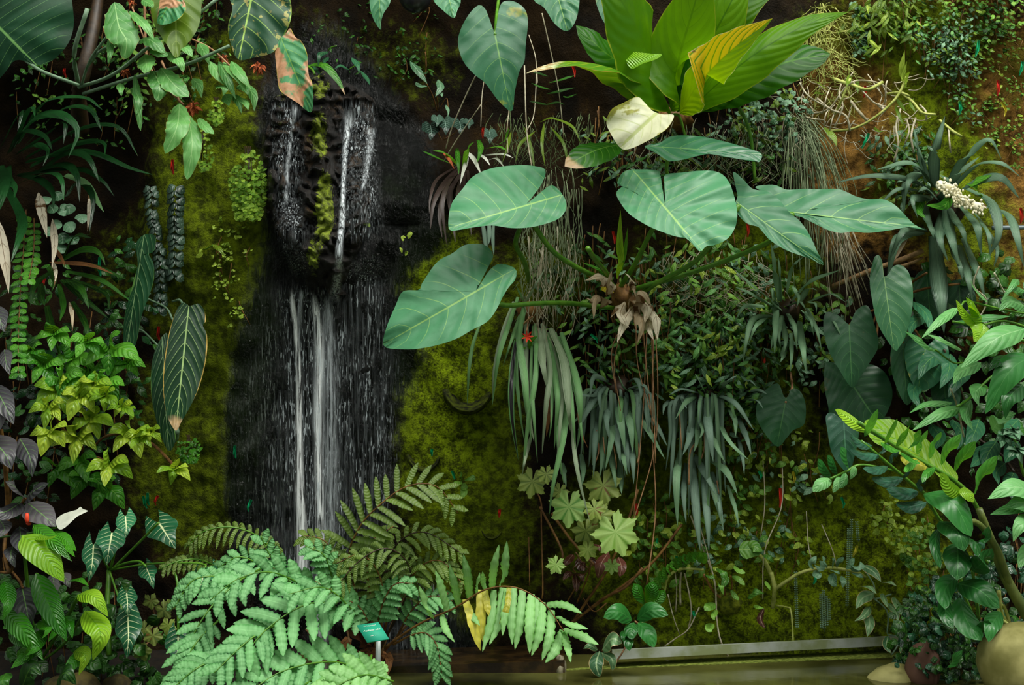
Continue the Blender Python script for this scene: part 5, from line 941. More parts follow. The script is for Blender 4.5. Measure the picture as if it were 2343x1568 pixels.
lv(t, '2160,800 2120,830 2100,870:20;2175,810 2170,850 2150,890:18;2110,860 2090,900 2110,940:16;2210,840 2190,870 2170,910:20;2180,960 2200,990 2190,1030:18;2240,960 2230,990 2210,1030:20;2280,1010 2260,1040 2250,1080:20;2300,1060 2280,1080 2285,1110:18;2320,1080 2310,1110 2320,1150:16;2330,960 2300,990 2280,1000:18;2130,970 2150,1000 2140,1030:16;2150,900 2180,930 2190,960:16;2250,1020 2240,1050 2220,1070:16;2330,1010 2310,1040 2300,1060:18;2120,720 2090,740 2080,770:14;2090,690 2120,720 2130,760:14', M['bluedk'], 'ovate', .25, .5, .04)
tb(t, '2230,1000 2200,900 2160,800:3;2230,1000 2290,1040 2320,1080:3;2230,1000 2160,990 2110,900:3', M['stemdk'], d0=.15, d1=.35)
t = thing('whorled_succulent', 'small blue-grey whorls of thick leaves at the right edge above the stout stem', 'plant', 2320, 1020, .5)
for x, y, l in ((2300, 1000, 34), (2330, 1030, 34), (2320, 985, 26)): whorl(t, x, y, l, M['creepgrey'], 6, .7, w=.36)
tb(t, '2343,1090 2330,1040 2320,1000:3', M['stem'], d0=.6, d1=.7)

# arching glossy stem with paired leaflets
t = thing('zamia_plant', 'arching stem of paired glossy leaflets backed by a glowing broad leaf, at the right', 'plant', 2340, 1430, .4)
def leaflets(specs, mat, d0, d1): lv(t, specs, mat, 'ellip', d0, d1, .02, name='leaflet', cup=.3, nv=12)
leaflets('2024,1020 2042,985 2053,958:8;2050,1025 2070,995 2081,974:8;2075,1030 2095,1005 2107,983:10;2097,1040 2110,1010 2123,984:8;2125,1050 2140,1015 2154,988:9;2155,1065 2175,1025 2198,994:15;2185,1080 2206,1045 2232,1010:15;2228,1132 2252,1085 2280,1043:17;1978,1000 1996,965 2009,936:9;2015,1012 2045,1030 2060,1032:9;2060,1035 2090,1055 2105,1062:8;2100,1052 2080,1070 2068,1080:8;2140,1070 2120,1085 2110,1105:9', M['zz'], .85, .95)
leaflets('1985,988 1950,962 1911,938:15;2205,1132 2172,1112 2152,1082:19;2205,1115 2215,1130 2228,1150:16', M['lime'], .85, .92)
leaflets('2060,1045 2090,1058 2122,1070:14', M['fernyel'], .8, .82)
tb(t, '2400,1500 2310,1340 2240,1170 2190,1105 2080,1040 2000,990 1965,968:5', M['stem'], d0=.6, d1=.9, name='stem', seg=8)
trace(t, (2185, 1100), (1985, 962), '1978,966 2010,960 2050,962 2085,985 2120,1005 2160,1050 2192,1090 2172,1112 2120,1064 2060,1032 2000,1012', M['lime'], .72, .1, .6, .1, .04, name='broad_leaf')
leaflets('2012,1042 1975,1040 1944,1030:13;2032,1068 2000,1076 1974,1072:11;2066,1094 2030,1102 1994,1096:13;2102,1126 2060,1128 2028,1120:15;1995,1020 1970,1015 1945,1000:12;2120,1150 2080,1160 2050,1155:14', M['zzgrey'], .75, .85)
leaflets('2010,1040 2020,1030 2034,1012:7;2035,1060 2045,1045 2058,1030:7;2070,1095 2075,1075 2085,1060:8;2105,1125 2108,1105 2120,1085:9', M['zzgrey'], .75, .8)
tb(t, '2260,1290 2150,1160 2090,1110 2030,1060 1970,1010:4', M['stem'], d0=.55, d1=.78)
leaflets('1902,1096 1880,1106 1860,1126:14;1920,1090 1916,1108 1906,1128:9;1935,1082 1932,1100 1920,1118:10;1957,1068 1952,1084 1944,1098:8', M['pale'], .7, .75)
leaflets('1902,1092 1884,1072 1872,1050:11;1916,1085 1906,1062 1893,1042:12;1942,1070 1936,1045 1924,1022:13', M['oval'], .66, .72)
tb(t, '2060,1080 1972,1064 1935,1080 1900,1096:3', M['stem'], d0=.6, d1=.72)
mb = MB(); tube(mb, [P(2420, 1520, .75), P(2310, 1340, .78), P(2265, 1230, .8), P(2240, 1165, .82)], 17 * k_at(.8), 8 * k_at(.8), 12); tube(mb, [P(2310, 1340, .78), P(2280, 1255, .84), P(2240, 1200, .88), P(2212, 1196, .9), P(2205, 1222, .9)], 10 * k_at(.8), 6 * k_at(.8), 10); mb.build('thick_stem', plain('stout_green_stem', '4a5a24', '6a7634', 14, .45, .5, .1), t)
t = thing('oval_leaved_plant', 'plant of thick dark oval leaves in front of the stout stem, lower right', 'plant', 2230, 1420, .5)
lv(t, '2114,1130 2180,1150 2222,1228:34;2150,1193 2190,1215 2206,1262:31;2190,1243 2192,1285 2190,1328:33;2190,1335 2240,1350 2287,1392:30;2190,1318 2162,1350 2162,1395:24;2195,1368 2212,1420 2246,1466:31;2165,1365 2165,1410 2182,1438:18;2225,1308 2250,1285 2270,1255:24;2146,1210 2140,1250 2152,1302:14;2165,1530 2185,1508 2202,1488:11;2240,1240 2255,1230 2262,1205:14;2230,1470 2250,1440 2262,1420:20;2205,1225 2230,1240 2238,1275:18;2290,1400 2270,1430 2262,1470:20', M['oval'], 'ellip', .82, .95, .03, cup=.2)
tb(t, '2230,1420 2200,1340 2190,1240 2150,1190 2115,1132:4;2240,1420 2230,1340 2225,1308:4', M['stem'], d0=.65, d1=.82)
tb(t, '2305,1430 2290,1400 2285,1352:5;2310,1425 2300,1395 2290,1385 2285,1410 2310,1432:4', M['begonia'] if False else M['strandlt'], d0=.75, d1=.8, name='shoot')
t = thing('pale_leaved_plant', 'cut-off pale blue-green broad leaves poking in from the right edge beside the stout stem', 'plant', 2343, 1200, .5)
lv(t, '2380,1130 2320,1115 2260,1142:24;2385,1170 2340,1150 2300,1160:26;2400,1210 2340,1200 2318,1240:26;2390,1260 2350,1270 2330,1300:24;2370,1150 2310,1165 2265,1178:14', M['pale'], 'ovate', .9, 1.0, .03)
tb(t, '2430,1250 2400,1190 2385,1150:4', M['stem'], d0=.85, d1=.9)

# orchid roots and hanging strands at the upper right
t = thing('rhipsalis', 'curtain of long straight pale strands hanging behind the two right-hand heart leaves', 'plant', 1850, 290, .0)
mb = MB()
for i in range(90):
    x0 = R(1800, 1850); y0 = R(255, 320); x1 = x0 + R(-20, 110) ; y1 = R(470, 660); w0 = wall_d(x0, y0)
    p = [P(x0, y0, w0 + .04), P(x0 + (x1 - x0) * .5 + R(-8, 8), y0 + 40 + R(-10, 20), w0 + R(.1, .2)), P(x1 + R(-6, 6), (y0 + y1) * .55, w0 + R(.08, .2)), P(x1 + R(-10, 14), y1, w0 + R(.06, .18))]
    tube(mb, p, 1.2 * S, .9 * S, 4, 12)
o = mb.build('strand', M['rootgr'], t); o['kind'] = 'stuff'
mb = MB()
for i in range(40):
    x0 = R(1880, 1930); x1 = x0 + R(0, 90); y0 = R(440, 520); y1 = R(600, 740)
    tube(mb, [P(x0, y0, .1), P((x0 + x1) / 2 + R(-8, 8), (y0 + y1) / 2, R(.08, .15)), P(x1, y1, R(.05, .12))], 1.2 * S, .9 * S, 4, 8)
o = mb.build('lower_strand', M['root'], t); o['kind'] = 'stuff'
t = thing('air_plant_tangle', 'ball of fine yellow-green tangled strands right of the glowing rosette', 'air plant', 1890, 130, .0)
mb = MB()
for i in range(260):
    a = R(0, 6.28); e = math.sqrt(R(0, 1)); x = 1888 + 62 * e * math.cos(a) + max(0, math.sin(a)) * 25 * e; y = 120 + 120 * e * math.sin(a); w0 = wall_d(x, y) + R(.02, .16) * (1.1 - e); q = []
    g = R(0, 6.28)
    for j in range(5): q.append(P(x, y, w0 + R(-.01, .02))); x += 12 * math.cos(g); y += 12 * math.sin(g) + 6; g += R(-.9, .9)
    tube(mb, q, 1.0 * S, .7 * S, 3, 8)
o = mb.build('strand', M['strandlt'], t); o['kind'] = 'stuff'
t = thing('orchid', 'straggling orchid with bare white roots and yellow canes across the brown wall at upper right', 'orchid', 1960, 250, .0)
tb(t, '1845,262 1895,250 1930,205 1960,185 2010,190 2040,210:2;1870,225 1900,250 1935,265 1945,300:2.5;1947,232 1965,255 1985,278:3.5;1925,190 1920,215 1928,245 1910,290:2;1925,205 1945,175 1952,165:1.5;1900,200 1890,225 1882,260:1.5;1910,240 1890,260 1885,290:1.5;1915,245 1905,270 1898,300:1.5;1885,275 1860,272 1843,268:2;2015,245 2025,230 2027,195 2030,185:2;2010,240 2020,248 2025,252:4;1935,180 1960,195 2000,235 2030,245:2;1985,170 2010,205 2020,220:1.5;2095,270 2085,310 2090,350:2.5;2060,250 2050,290 2055,330 2045,370:2.5;2105,240 2118,255 2120,275:2.5;2075,275 2080,300 2070,330:2;1830,190 1850,220 1900,250:2;2170,290 2172,320 2175,350:2', M['root'], d0=.03, d1=.12, out=.06, name='aerial_root', merge=False, seg=5)
tb(t, '1895,300 1950,295 2000,270 2050,225 2075,175:3;1905,180 1950,195 1985,205 2020,188:4;1900,280 1925,230 1945,180:2.5;2065,215 2090,235 2110,258 2140,262:3;2030,215 2060,212 2080,220:3;2150,275 2180,300 2200,312:3', M['strandlt'], d0=.06, d1=.16, out=.05, name='cane', seg=6)
mb = MB()
for i in range(60):
    x, y = R(1740, 2080), R(175, 330); w0 = wall_d(x, y) + R(.04, .14); q = []; g = R(-.5, 1.9) if R(0, 1) < .7 else R(1.2, 3.6)
    for j in range(5): q.append(P(x, y, w0 + R(-.015, .02))); x += 16 * math.cos(g); y += 16 * math.sin(g); g += R(-.7, .8)
    tube(mb, q, R(1.0, 1.8) * S, .8 * S, 4, 10)
o = mb.build('fine_root', M['root'], t); o['kind'] = 'stuff'
lv(t, '2020,185 2028,170 2032,160:6;2068,185 2075,170 2082,165:6;2065,200 2075,200 2082,200:5;1962,180 1962,195 1963,215:5;1945,170 1940,190 1935,200:6;1890,205 1880,195 1865,185:5;1885,215 1870,212 1862,215:5;2052,225 2065,245 2072,255:6;2090,225 2086,240 2095,258:6;2000,290 2010,300 2025,300:5;1885,290 1905,310 1915,335:9;2050,240 2056,260 2068,290:5', M['olive'], 'lance', .1, .18, .02)
lv(t, '2070,190 2063,160 2070,115:7;2072,195 2066,180 2075,140:5;2068,205 2070,190 2080,168:6', M['creeplime'], 'lance', .12, .2, .02, name='new_shoot')
# ---------------------------------------------------------------- small climbers and background growth
def patch(name, label, cat, poly, n, size, mats, d=(.02, .12), shape='ovate', group=None, stems=12, clump=5, hang=.6, aspect=.42):
    "uncountable small leaves over one stretch of wall"
    q = [tuple(float(v) for v in s.split(',')) for s in poly.split()]
    xs = [a for a, b in q]; ys = [b for a, b in q]
    def inside(x, y):
        r = False; j = len(q) - 1
        for i in range(len(q)):
            if (q[i][1] > y) != (q[j][1] > y) and x < (q[j][0] - q[i][0]) * (y - q[i][1]) / (q[j][1] - q[i][1]) + q[i][0]: r = not r
            j = i
        return r
    t = thing(name, label, cat, sum(xs) / len(xs), sum(ys) / len(ys), 0, group)
    mbs = [MB() for _ in mats]; st = MB(); k = 0; tries = 0
    while k < n and tries < n * 40:
        tries += 1; x, y = R(min(xs), max(xs)), R(min(ys), max(ys))
        if not inside(x, y): continue
        w0 = wall_d(x, y); mi = random.randrange(len(mats)); m = random.randint(max(1, clump - 2), clump + 2); g = R(-.6, .6)
        for i in range(m):
            s = size * R(.6, 1.25); a = R(0, 6.28); px, py = x + R(-1, 1) * size * 1.6, y + R(-1, 1) * size * 1.6; dd = w0 + R(*d)
            dx, dy = math.cos(a), math.sin(a) * (1 - hang) + hang; e = math.hypot(dx, dy) or 1
            c = [P(px, py, dd), P(px + dx / e * s * .5, py + dy / e * s * .5, dd + .015), P(px + dx / e * s, py + dy / e * s, dd + R(-.01, .02))]
            leaf(mbs[mi], c, s * aspect * S, shape, nv=6, nu=2, face=(FACE + Vector((R(-.6, .6), 0, R(-.5, .5)))).normalized()); k += 1
        if R(0, 1) < stems / 40: tube(st, [P(x, y - size * 2, w0 + .02), P(x + R(-10, 10), y, w0 + d[0] + .02), P(x + R(-30, 30), y + size * R(2, 5), w0 + d[0] + .01)], 1.3 * S, .9 * S, 4, 6)
    for b, m_ in zip(mbs, mats):
        if b.v: o = b.build('foliage', m_, t); o['kind'] = 'stuff'
    if st.v: o = st.build('stems', M['stembr'], t); o['kind'] = 'stuff'
    return t
patch('creeper', 'dense dark green creeper behind the dry sheaths and aerial roots', 'creeper', '1480,560 1700,560 1740,700 1700,860 1520,860 1440,800 1440,620', 480, 32, [M['creeper'], M['creeper'], M['creepgrey'], M['olive'], M['dusk']], (.0, .10), 'lance', aspect=.14, stems=30)
patch('creeper', 'narrow-leaved creeper between the tongue-leaved plants and the lone dark heart leaf', 'creeper', '1530,760 1760,720 1780,880 1740,960 1640,900 1540,860', 460, 30, [M['creeper'], M['creepgrey'], M['dusk']], (.02, .14), 'lance', aspect=.14, stems=24)
patch('creeper', 'loose small-leaved creeper on the moss below the lone dark heart leaf', 'creeper', '1690,960 1880,990 1880,1100 1820,1260 1640,1290 1560,1260 1680,1120', 230, 22, [M['creeper'], M['creepgrey'], M['creeplime']], (.02, .10), 'ovate', clump=2, aspect=.27)
patch('creeper', 'mixed leafy growth under the second tongue-leaved plant, above the rail', 'creeper', '1440,1150 1560,1080 1600,1250 1560,1330 1470,1320', 110, 24, [M['creeper'], M['creeplime']], (.02, .1), 'lance', clump=2, aspect=.26)
patch('creeper', 'dark undergrowth around the left base of the dry sheaths behind the hanging roots', 'creeper', '1250,560 1420,560 1420,860 1330,880 1280,780', 220, 28, [M['dusk'], M['creepgrey'], M['creeper']], (.0, .08), 'lance', aspect=.15, stems=26)
patch('creeper', 'shaded narrow-leaved growth under the glowing rosette', 'creeper', '1330,280 1480,330 1760,290 1850,330 1800,420 1640,400 1420,400 1320,380', 400, 26, [M['creepgrey'], M['olive'], M['dusk']], (.0, .16), 'lance', aspect=.14, stems=24)
patch('creeper', 'grey-leaved creeper hanging below the right wing of the glowing rosette', 'creeper', '1650,190 1800,190 1830,260 1790,330 1680,300', 240, 18, [M['creepgrey'], M['olive']], (.04, .18), 'lance', aspect=.28)
patch('creeper', 'dark leafy mass along the top edge, upper right', 'creeper', '1980,-40 2343,-40 2343,60 2250,130 2160,90 2050,80', 560, 12, [M['creeper'], M['olive'], M['dusk']], (.0, .12), 'ovate')
patch('creeper', 'drooping clump of grey-green and tan leaves on the brown wall, upper right', 'creeper', '2085,60 2210,40 2230,150 2180,160 2100,130', 300, 14, [M['creepgrey'], M['olive'], M['creepgrey'], M['pleat']], (.04, .14), 'lance', aspect=.24, stems=26)
patch('creeper', 'thin trailing creeper hanging down the brown wall, upper right', 'creeper', '2150,130 2190,130 2230,270 2190,280', 130, 10, [M['creepgrey'], M['creeper']], (.02, .08), 'ovate', clump=3)
patch('creeper', 'little scale-like leaves dotted over the mossy wall at the far upper right', 'creeper', '2230,60 2343,60 2343,420 2240,300 2190,220', 320, 8, [M['creeplime'], M['olive'], M['creeper']], (.0, .03), 'ellip', clump=4, aspect=.5)
patch('creeper', 'grassy yellow-green tufts hanging along the top edge right of the tangle', 'creeper', '1960,-20 2080,-20 2060,70 1980,70', 150, 34, [M['creeplime'], M['olive']], (.02, .12), 'lance', aspect=.12, hang=.8)
patch('creeper', 'narrow column of tiny leaves right of the tangled strands', 'creeper', '1955,10 1985,10 1995,115 1965,115', 130, 10, [M['creeper'], M['creepgrey']], (.02, .06), 'ellip', aspect=.5)
patch('creeper', 'leafy undergrowth around the strap rosette on the right', 'creeper', '1640,600 1760,580 1730,700 1790,860 1900,860 1960,640 1900,700 1850,620', 260, 24, [M['creeper'], M['creepgrey'], M['olive']], (.0, .08), 'lance', aspect=.24)
patch('creeper', 'shaded growth behind the cream-flowered bromeliad', 'creeper', '1980,330 2120,320 2160,420 2100,480 1990,460', 200, 26, [M['dusk'], M['olive'], M['creepgrey']], (.0, .08), 'lance', aspect=.18)
patch('creeper', 'dark small-leaved ground cover heaped beside the large pale boulder', 'ground cover', '2080,1400 2170,1330 2250,1440 2280,1568 2240,1600 2090,1600 2070,1480', 560, 19, [M['creepdk'], M['dusk']], (.3, .62), 'ellip', clump=5, aspect=.45)
patch('creeper', 'bright yellow-green creeper trailing down the moss at lower right', 'creeper', '2060,1200 2160,1210 2150,1360 2100,1380 2060,1330', 150, 17, [M['creeplime'], M['creeper']], (.05, .2), 'ovate', clump=3, aspect=.4)
patch('creeper', 'small yellow-green sprays hanging in front of the moss, left of the thick oval leaves', 'creeper', '1990,1120 2070,1150 2080,1240 2030,1290 2010,1200', 44, 16, [M['creeplime']], (.05, .15), 'ovate', clump=4, aspect=.4)
patch('creeper', 'shaded ground growth under the glossy broad-leaved plant at lower left', 'ground cover', '0,1330 260,1330 380,1500 400,1600 0,1600', 260, 32, [M['dusk']], (.25, .55), 'ovate', aspect=.34)
patch('creeper', 'dark leafy growth behind the left shrubs', 'creeper', '0,620 330,560 340,760 280,1000 60,1200 0,1180', 380, 30, [M['dusk'], M['bromdk']], (.05, .25), 'lance', aspect=.24)
patch('creeper', 'dim creeper on the wall behind the top left stems', 'creeper', '0,120 330,-20 640,-20 620,60 470,200 250,330 60,260', 460, 17, [M['dusk'], M['dusk'], M['creeper']], (.0, .12), 'lance', aspect=.24)
patch('creeper', 'sparse little ferny leaves in the dark hollow above the falls', 'creeper', '690,20 980,20 1000,150 900,170 760,150', 110, 14, [M['dusk']], (.0, .06), 'lance', clump=4, aspect=.24)
patch('creeper', 'bright tiny leaves dotted down the left moss edge beside the black rock', 'creeper', '470,480 580,520 570,640 540,760 500,700', 90, 9, [M['creeplime']], (.02, .05), 'ellip', clump=3, aspect=.5)
patch('creeper', 'small dark leaves crowding the stout stem at the lower right edge', 'creeper', '2230,1300 2343,1200 2343,1460 2260,1460', 150, 26, [M['dusk'], M['creepdk']], (.3, .6), 'ovate', aspect=.36)
patch('creeper', 'shaded leaves in the gap between the velvet hearts and the light-leaved shrub', 'creeper', '2080,620 2343,600 2343,960 2200,1040 2060,960 2060,700', 300, 34, [M['dusk']], (-.05, .12), 'ovate', aspect=.34)

t = thing('dry_roots', 'pale tangled roots and dry stalks in the shade under the glowing rosette', 'roots', 1620, 350, .0)
o = strands(t, 60, 1440, 1840, 270, 430, M['root'], .8, (.05, .16), 30, 10, 'root'); o['kind'] = 'stuff'
o = strands(t, 50, 1560, 1800, 280, 430, M['rootgr'], 1.0, (.06, .18), 24, -10, 'stalk'); o['kind'] = 'stuff'
t = thing('dry_roots', 'pale wandering roots and bare stems across the creeper right of the dry sheaths', 'roots', 1620, 640, .0)
o = strands(t, 44, 1500, 1760, 570, 820, M['root'], .8, (.06, .14), 50, 30, 'root', (.2, .6)); o['kind'] = 'stuff'
patch('creeper', 'bright narrow-leaved sprays in front of the darker creeper right of the dry sheaths', 'creeper', '1500,600 1680,580 1720,720 1680,840 1540,840 1480,740', 150, 30, [M['creeplime'], M['pleat'], M['creeper']], (.10, .2), 'lance', aspect=.15, clump=4)
patch('creeper', 'bright small leaves scattered between the two tongue-leaved plants and below them', 'creeper', '1500,900 1560,860 1760,880 1760,1010 1690,1100 1560,1000', 100, 22, [M['creeplime'], M['creeper'], M['pleat']], (.06, .16), 'lance', aspect=.22, clump=3)
# separate little plants
t = thing('striped_creeper', 'cluster of striped oval leaves above the right end of the rail', 'plant', 2000, 1370, .05)
lv(t, '1972,1294 1998,1308 2016,1332:12;1966,1342 1988,1342 2006,1360:9;2000,1358 1975,1368 1958,1394:13;1992,1388 1976,1410 1955,1422:9;1986,1398 1990,1430 1984,1458:15;2048,1368 2056,1388 2064,1410:14;2066,1396 2070,1412 2075,1430:10;2020,1358 2024,1374 2032,1392:9;2018,1334 2035,1332 2052,1342:7;2030,1380 2050,1400 2055,1425:9;2032,1455 2028,1480 2040,1496:9;2060,1480 2072,1500 2062,1512:9;2030,1500 2050,1510 2055,1520:8;1975,1515 1988,1520 1984,1530:8', M['striped'], 'ovate', .12, .22, .02)
tb(t, '1972,1296 2000,1340 2000,1370 2040,1360:2;2000,1370 2030,1400 2030,1450:2;2030,1452 2060,1462 2040,1500:2', M['stemgrey'], d0=.06, d1=.12)
t = thing('succulent_branch', 'creeping branch with thick grey leaves spanning the moss above the rail', 'plant', 1775, 1345, .02)
tb(t, '1772,1350 1800,1330 1840,1308 1900,1300 1960,1310 1980,1322:4;1775,1345 1762,1310 1750,1285 1735,1268:5;1768,1390 1772,1350 1765,1310:5;1776,1386 1800,1390 1810,1400 1815,1480 1814,1512:2', M['strandlt'], d0=.04, d1=.1, out=.03)
lv(t, '1860,1300 1858,1288 1868,1272:9;1868,1300 1878,1295 1890,1288:12;1890,1300 1888,1285 1882,1272:6;1905,1300 1908,1285 1905,1275:5;1915,1298 1920,1285 1932,1276:6;1935,1302 1945,1290 1955,1278:7;1950,1308 1965,1295 1980,1296:12;1865,1305 1872,1318 1880,1316:10;1910,1312 1905,1330 1915,1342:11;1925,1318 1930,1330 1928,1345:7;1950,1310 1965,1315 1976,1322:8;1900,1304 1915,1308 1922,1314:6', M['creepgrey'], 'ellip', .12, .17, .02)
lv(t, '1690,1258 1715,1258 1742,1268:20;1710,1258 1725,1250 1745,1262:14;1750,1268 1760,1275 1772,1288:9;1710,1368 1728,1355 1748,1358:10;1752,1330 1760,1345 1764,1352:6;1725,1385 1735,1390 1748,1392:5', M['creeper'], 'ovate', .12, .16, .02)
lv(t, '1748,1392 1740,1415 1750,1438:7', M['red'], 'ellip', .14, .17, .0, name='seed_pod', cup=1)
t = thing('moss_ball', 'round mossy ball with small leaves growing from it, on the wall above the rail', 'moss ball', 1667, 1385, .02)
mb = MB(); blob(mb, P(1667, 1382, .07), 30 * S, 26 * S, 24 * S, .22, 4, 22, 3); mb.build('ball', plain('green_moss', '3a4408', '626a10', 60, .9, .2, .9), t)
lv(t, '1640,1300 1655,1310 1665,1330:9;1650,1310 1660,1325 1652,1345:9;1675,1318 1690,1325 1704,1340:7;1672,1350 1680,1362 1690,1374:6;1630,1295 1645,1285 1652,1282:7;1615,1320 1625,1318 1636,1325:8;1640,1350 1650,1340 1655,1362:7;1636,1380 1620,1390 1612,1398:11;1640,1395 1632,1410 1636,1420:7;1635,1430 1620,1438 1630,1446:9;1680,1295 1690,1305 1706,1312:7', M['creeper'], 'ellip', .12, .18, .02)
tb(t, '1660,1370 1655,1340 1652,1315:3;1670,1365 1675,1340 1672,1318:2;1655,1375 1630,1350 1610,1315:3', M['stembr'], d0=.08, d1=.13)
t = thing('scalloped_succulent', 'arching stem edged with rounded green leaves and dangling pale roots', 'plant', 1560, 1310, .02)
for i in range(13):
    f = i / 12; x = 1512 + 96 * f; y = 1348 - 60 * math.sin(f * 1.9) ** .8; lv(t, '%f,%f %f,%f %f,%f:9' % (x, y, x - 8 + 10 * f, y - 14, x - 14 + 20 * f, y - 26), M['shrub'], 'ellip', .12, .17, .01)
tb(t, '1520,1355 1530,1320 1560,1302 1610,1304:3', M['strandlt'], d0=.1, d1=.12)
tb(t, '1545,1310 1548,1350 1546,1400:1.3;1558,1310 1556,1345 1557,1385:2.5;1566,1312 1575,1350 1582,1400 1575,1440:1.8;1528,1360 1540,1410 1555,1452:1.2;1600,1390 1575,1440 1545,1462 1520,1480:1.5', M['root'], d0=.1, d1=.06, name='root')
t = thing('wall_seedling', 'lone little green seedling on the dark moss right of the falls', 'plant', 1060, 1110, .03)
lv(t, '1056,1102 1045,1106 1042,1118:8;1060,1105 1062,1115 1060,1122:8;1064,1098 1076,1092 1088,1098:9;1058,1112 1062,1125 1056,1140:8;1052,1092 1054,1086 1056,1080:6', M['creeper'], 'ellip', wall_d(1060, 1110) + .08, wall_d(1060, 1110) + .12, .01)
tb(t, '1060,1118 1057,1104 1055,1090:1.3', M['stem'], d0=.03, d1=.09)
t = thing('moss_sprig', 'pale drooping sprig on the left moss beside the falls', 'plant', 480, 575, .03)
lv(t, '486,560 502,570 518,592:6;458,590 455,578 464,568:9', M['creeplime'], 'lance', .12, .18, .02); tb(t, '464,572 475,568 487,561:1.2', M['stem'], d0=.08, d1=.13)
t = thing('wall_seedling', 'yellow-green pair of seed leaves beside the foot of the right upper stream', 'plant', 797, 540, .0)
lv(t, '797,540 793,534 792,548:5;799,538 806,534 806,546:5;836,520 842,514 846,520:4;832,514 830,508 836,510:4', M['creeplime'], 'ellip', wall_d(797, 540) + .06, wall_d(797, 540) + .08, .0)
t = thing('wall_seedling', 'two tiny yellow-green leaves on the dark wall left of the broad drooping heart leaf', 'plant', 928, 545, .0)
lv(t, '928,545 922,542 922,552:4;930,540 938,534 935,547:6;922,572 918,568 920,580:4;926,575 930,576 928,586:4', M['creeplime'], 'ellip', wall_d(928, 560) + .05, wall_d(928, 560) + .07, .0)
def beads(name, label, specs):
    t = thing(name, label, 'plant', *pl(specs.split(';')[0])[0][0], .02); mb = MB()
    for sp in specs.split(';'):
        p, _ = pl(sp); (x0, y0), (x1, y1) = p[0], p[-1]; n = int((y1 - y0) / 5)
        for i in range(n):
            x = x0 + (x1 - x0) * i / n; y = y0 + 5 * i
            for s in (-1, 1): blob(mb, P(x + s * 2.4, y, wall_d(x, y) + .035), 2 * S, 2 * S, 1.8 * S, 0, 1, 6)
    mb.build('foliage', M['creepgrey'], t); mb = MB()
    for sp in specs.split(';'): p, _ = pl(sp); tube(mb, [P(x, y, wall_d(x, y) + .03) for x, y in p], .8 * S, .8 * S, 4)
    mb.build('stem', M['stemgrey'], t)
beads('bead_vine', 'strings of tiny bead-like leaves hanging on the moss above the middle of the rail', '1878,1360 1880,1440;1884,1352 1886,1446;1890,1365 1892,1438;1896,1372 1897,1425')
beads('bead_vine', 'single long thin string of bead-like leaves down the moss, left of the other bead strings', '1820,1310 1824,1440')
beads('bead_vine', 'beaded strings beside the short yellow tag on the moss at lower right', '1942,1210 1938,1390;1948,1190 1946,1290;1960,1195 1964,1240')
for x, y, l in ((1300, 470, 0), (1340, 860, 1)): pass
t = thing('bare_vine', 'bare brown vine stems slanting over the moss to the foot of the begonia', 'vine', 1320, 1400, .02)
tb(t, '1300,1430 1370,1380 1440,1330 1500,1280 1560,1200:3;1310,1425 1340,1380 1380,1320 1420,1240 1460,1120:3;1305,1430 1380,1370 1430,1345 1470,1300:3;1320,1380 1345,1320 1352,1290:2;1335,1370 1360,1400 1388,1380:1.5;1210,1230 1212,1340:1.2;1238,1170 1242,1340 1240,1370:1.8;1285,1400 1320,1340 1348,1300:1.5', M['stembr'], d0=.06, d1=.16, out=.04)
t = thing('hanging_vine', 'thin leafy vine stems dropping past the second tongue-leaved plant to the rail', 'vine', 1630, 1240, .05)
tb(t, '1580,1180 1610,1260 1635,1330 1640,1420 1650,1470 1668,1505:2;1600,1200 1625,1290 1640,1360:1.5;1790,1060 1788,1160 1750,1260 1745,1370:1.3;1745,1040 1750,1150 1740,1230:1.2;1880,1200 1905,1260 1915,1300:1.2;1845,1170 1850,1250 1860,1290:1.2', M['root'], d0=.06, d1=.12, out=.03)

# plant-marking sticks pushed into the wall
def stick(x, y, l, a, col, label):
    c, m_ = {'r': ('red', 'tag_red'), 'g': ('green', 'tag_green'), 'y': ('yellow', 'tag_yellow')}[col]
    d = surf_d(x, y) if not 330 < x < 345 else wall_d(x, y); d = max(d, 0) + (.10 if x > 1100 else .06); k = k_at(d); mb = MB()
    u = Vector((math.sin(a), 0, math.cos(a))); n = Vector((math.cos(a), 0, -math.sin(a))); c0 = P(x, y, d); w = 3.0 * k; h = l * .5 * k; f = Vector((0, -.0012, 0)); b = Vector((0, .05, -.02))
    v = [c0 - u * h - n * w * .5 + b * .6, c0 - u * h + n * w * .5 + b * .6, c0 - u * h * .6 + n * w, c0 + u * h + n * w, c0 + u * h - n * w, c0 - u * h * .6 - n * w]
    mb.add(v + [q + f for q in v], [(0, 1, 2, 3, 4, 5), (11, 10, 9, 8, 7, 6)] + [(i, (i + 1) % 6, (i + 1) % 6 + 6, i + 6) for i in range(6)])
    single(mb, 'plant_tag', bpy.data.materials.get(m_) or plain(m_, *{'r': ('f02020', 'ff4838'), 'g': ('10b074', '20d890'), 'y': ('d8c828', 'f0e050')}[col], 20, .4, .4, .05), label, 'plant tag', 'plastic plant tags stuck in the wall', org=c0)
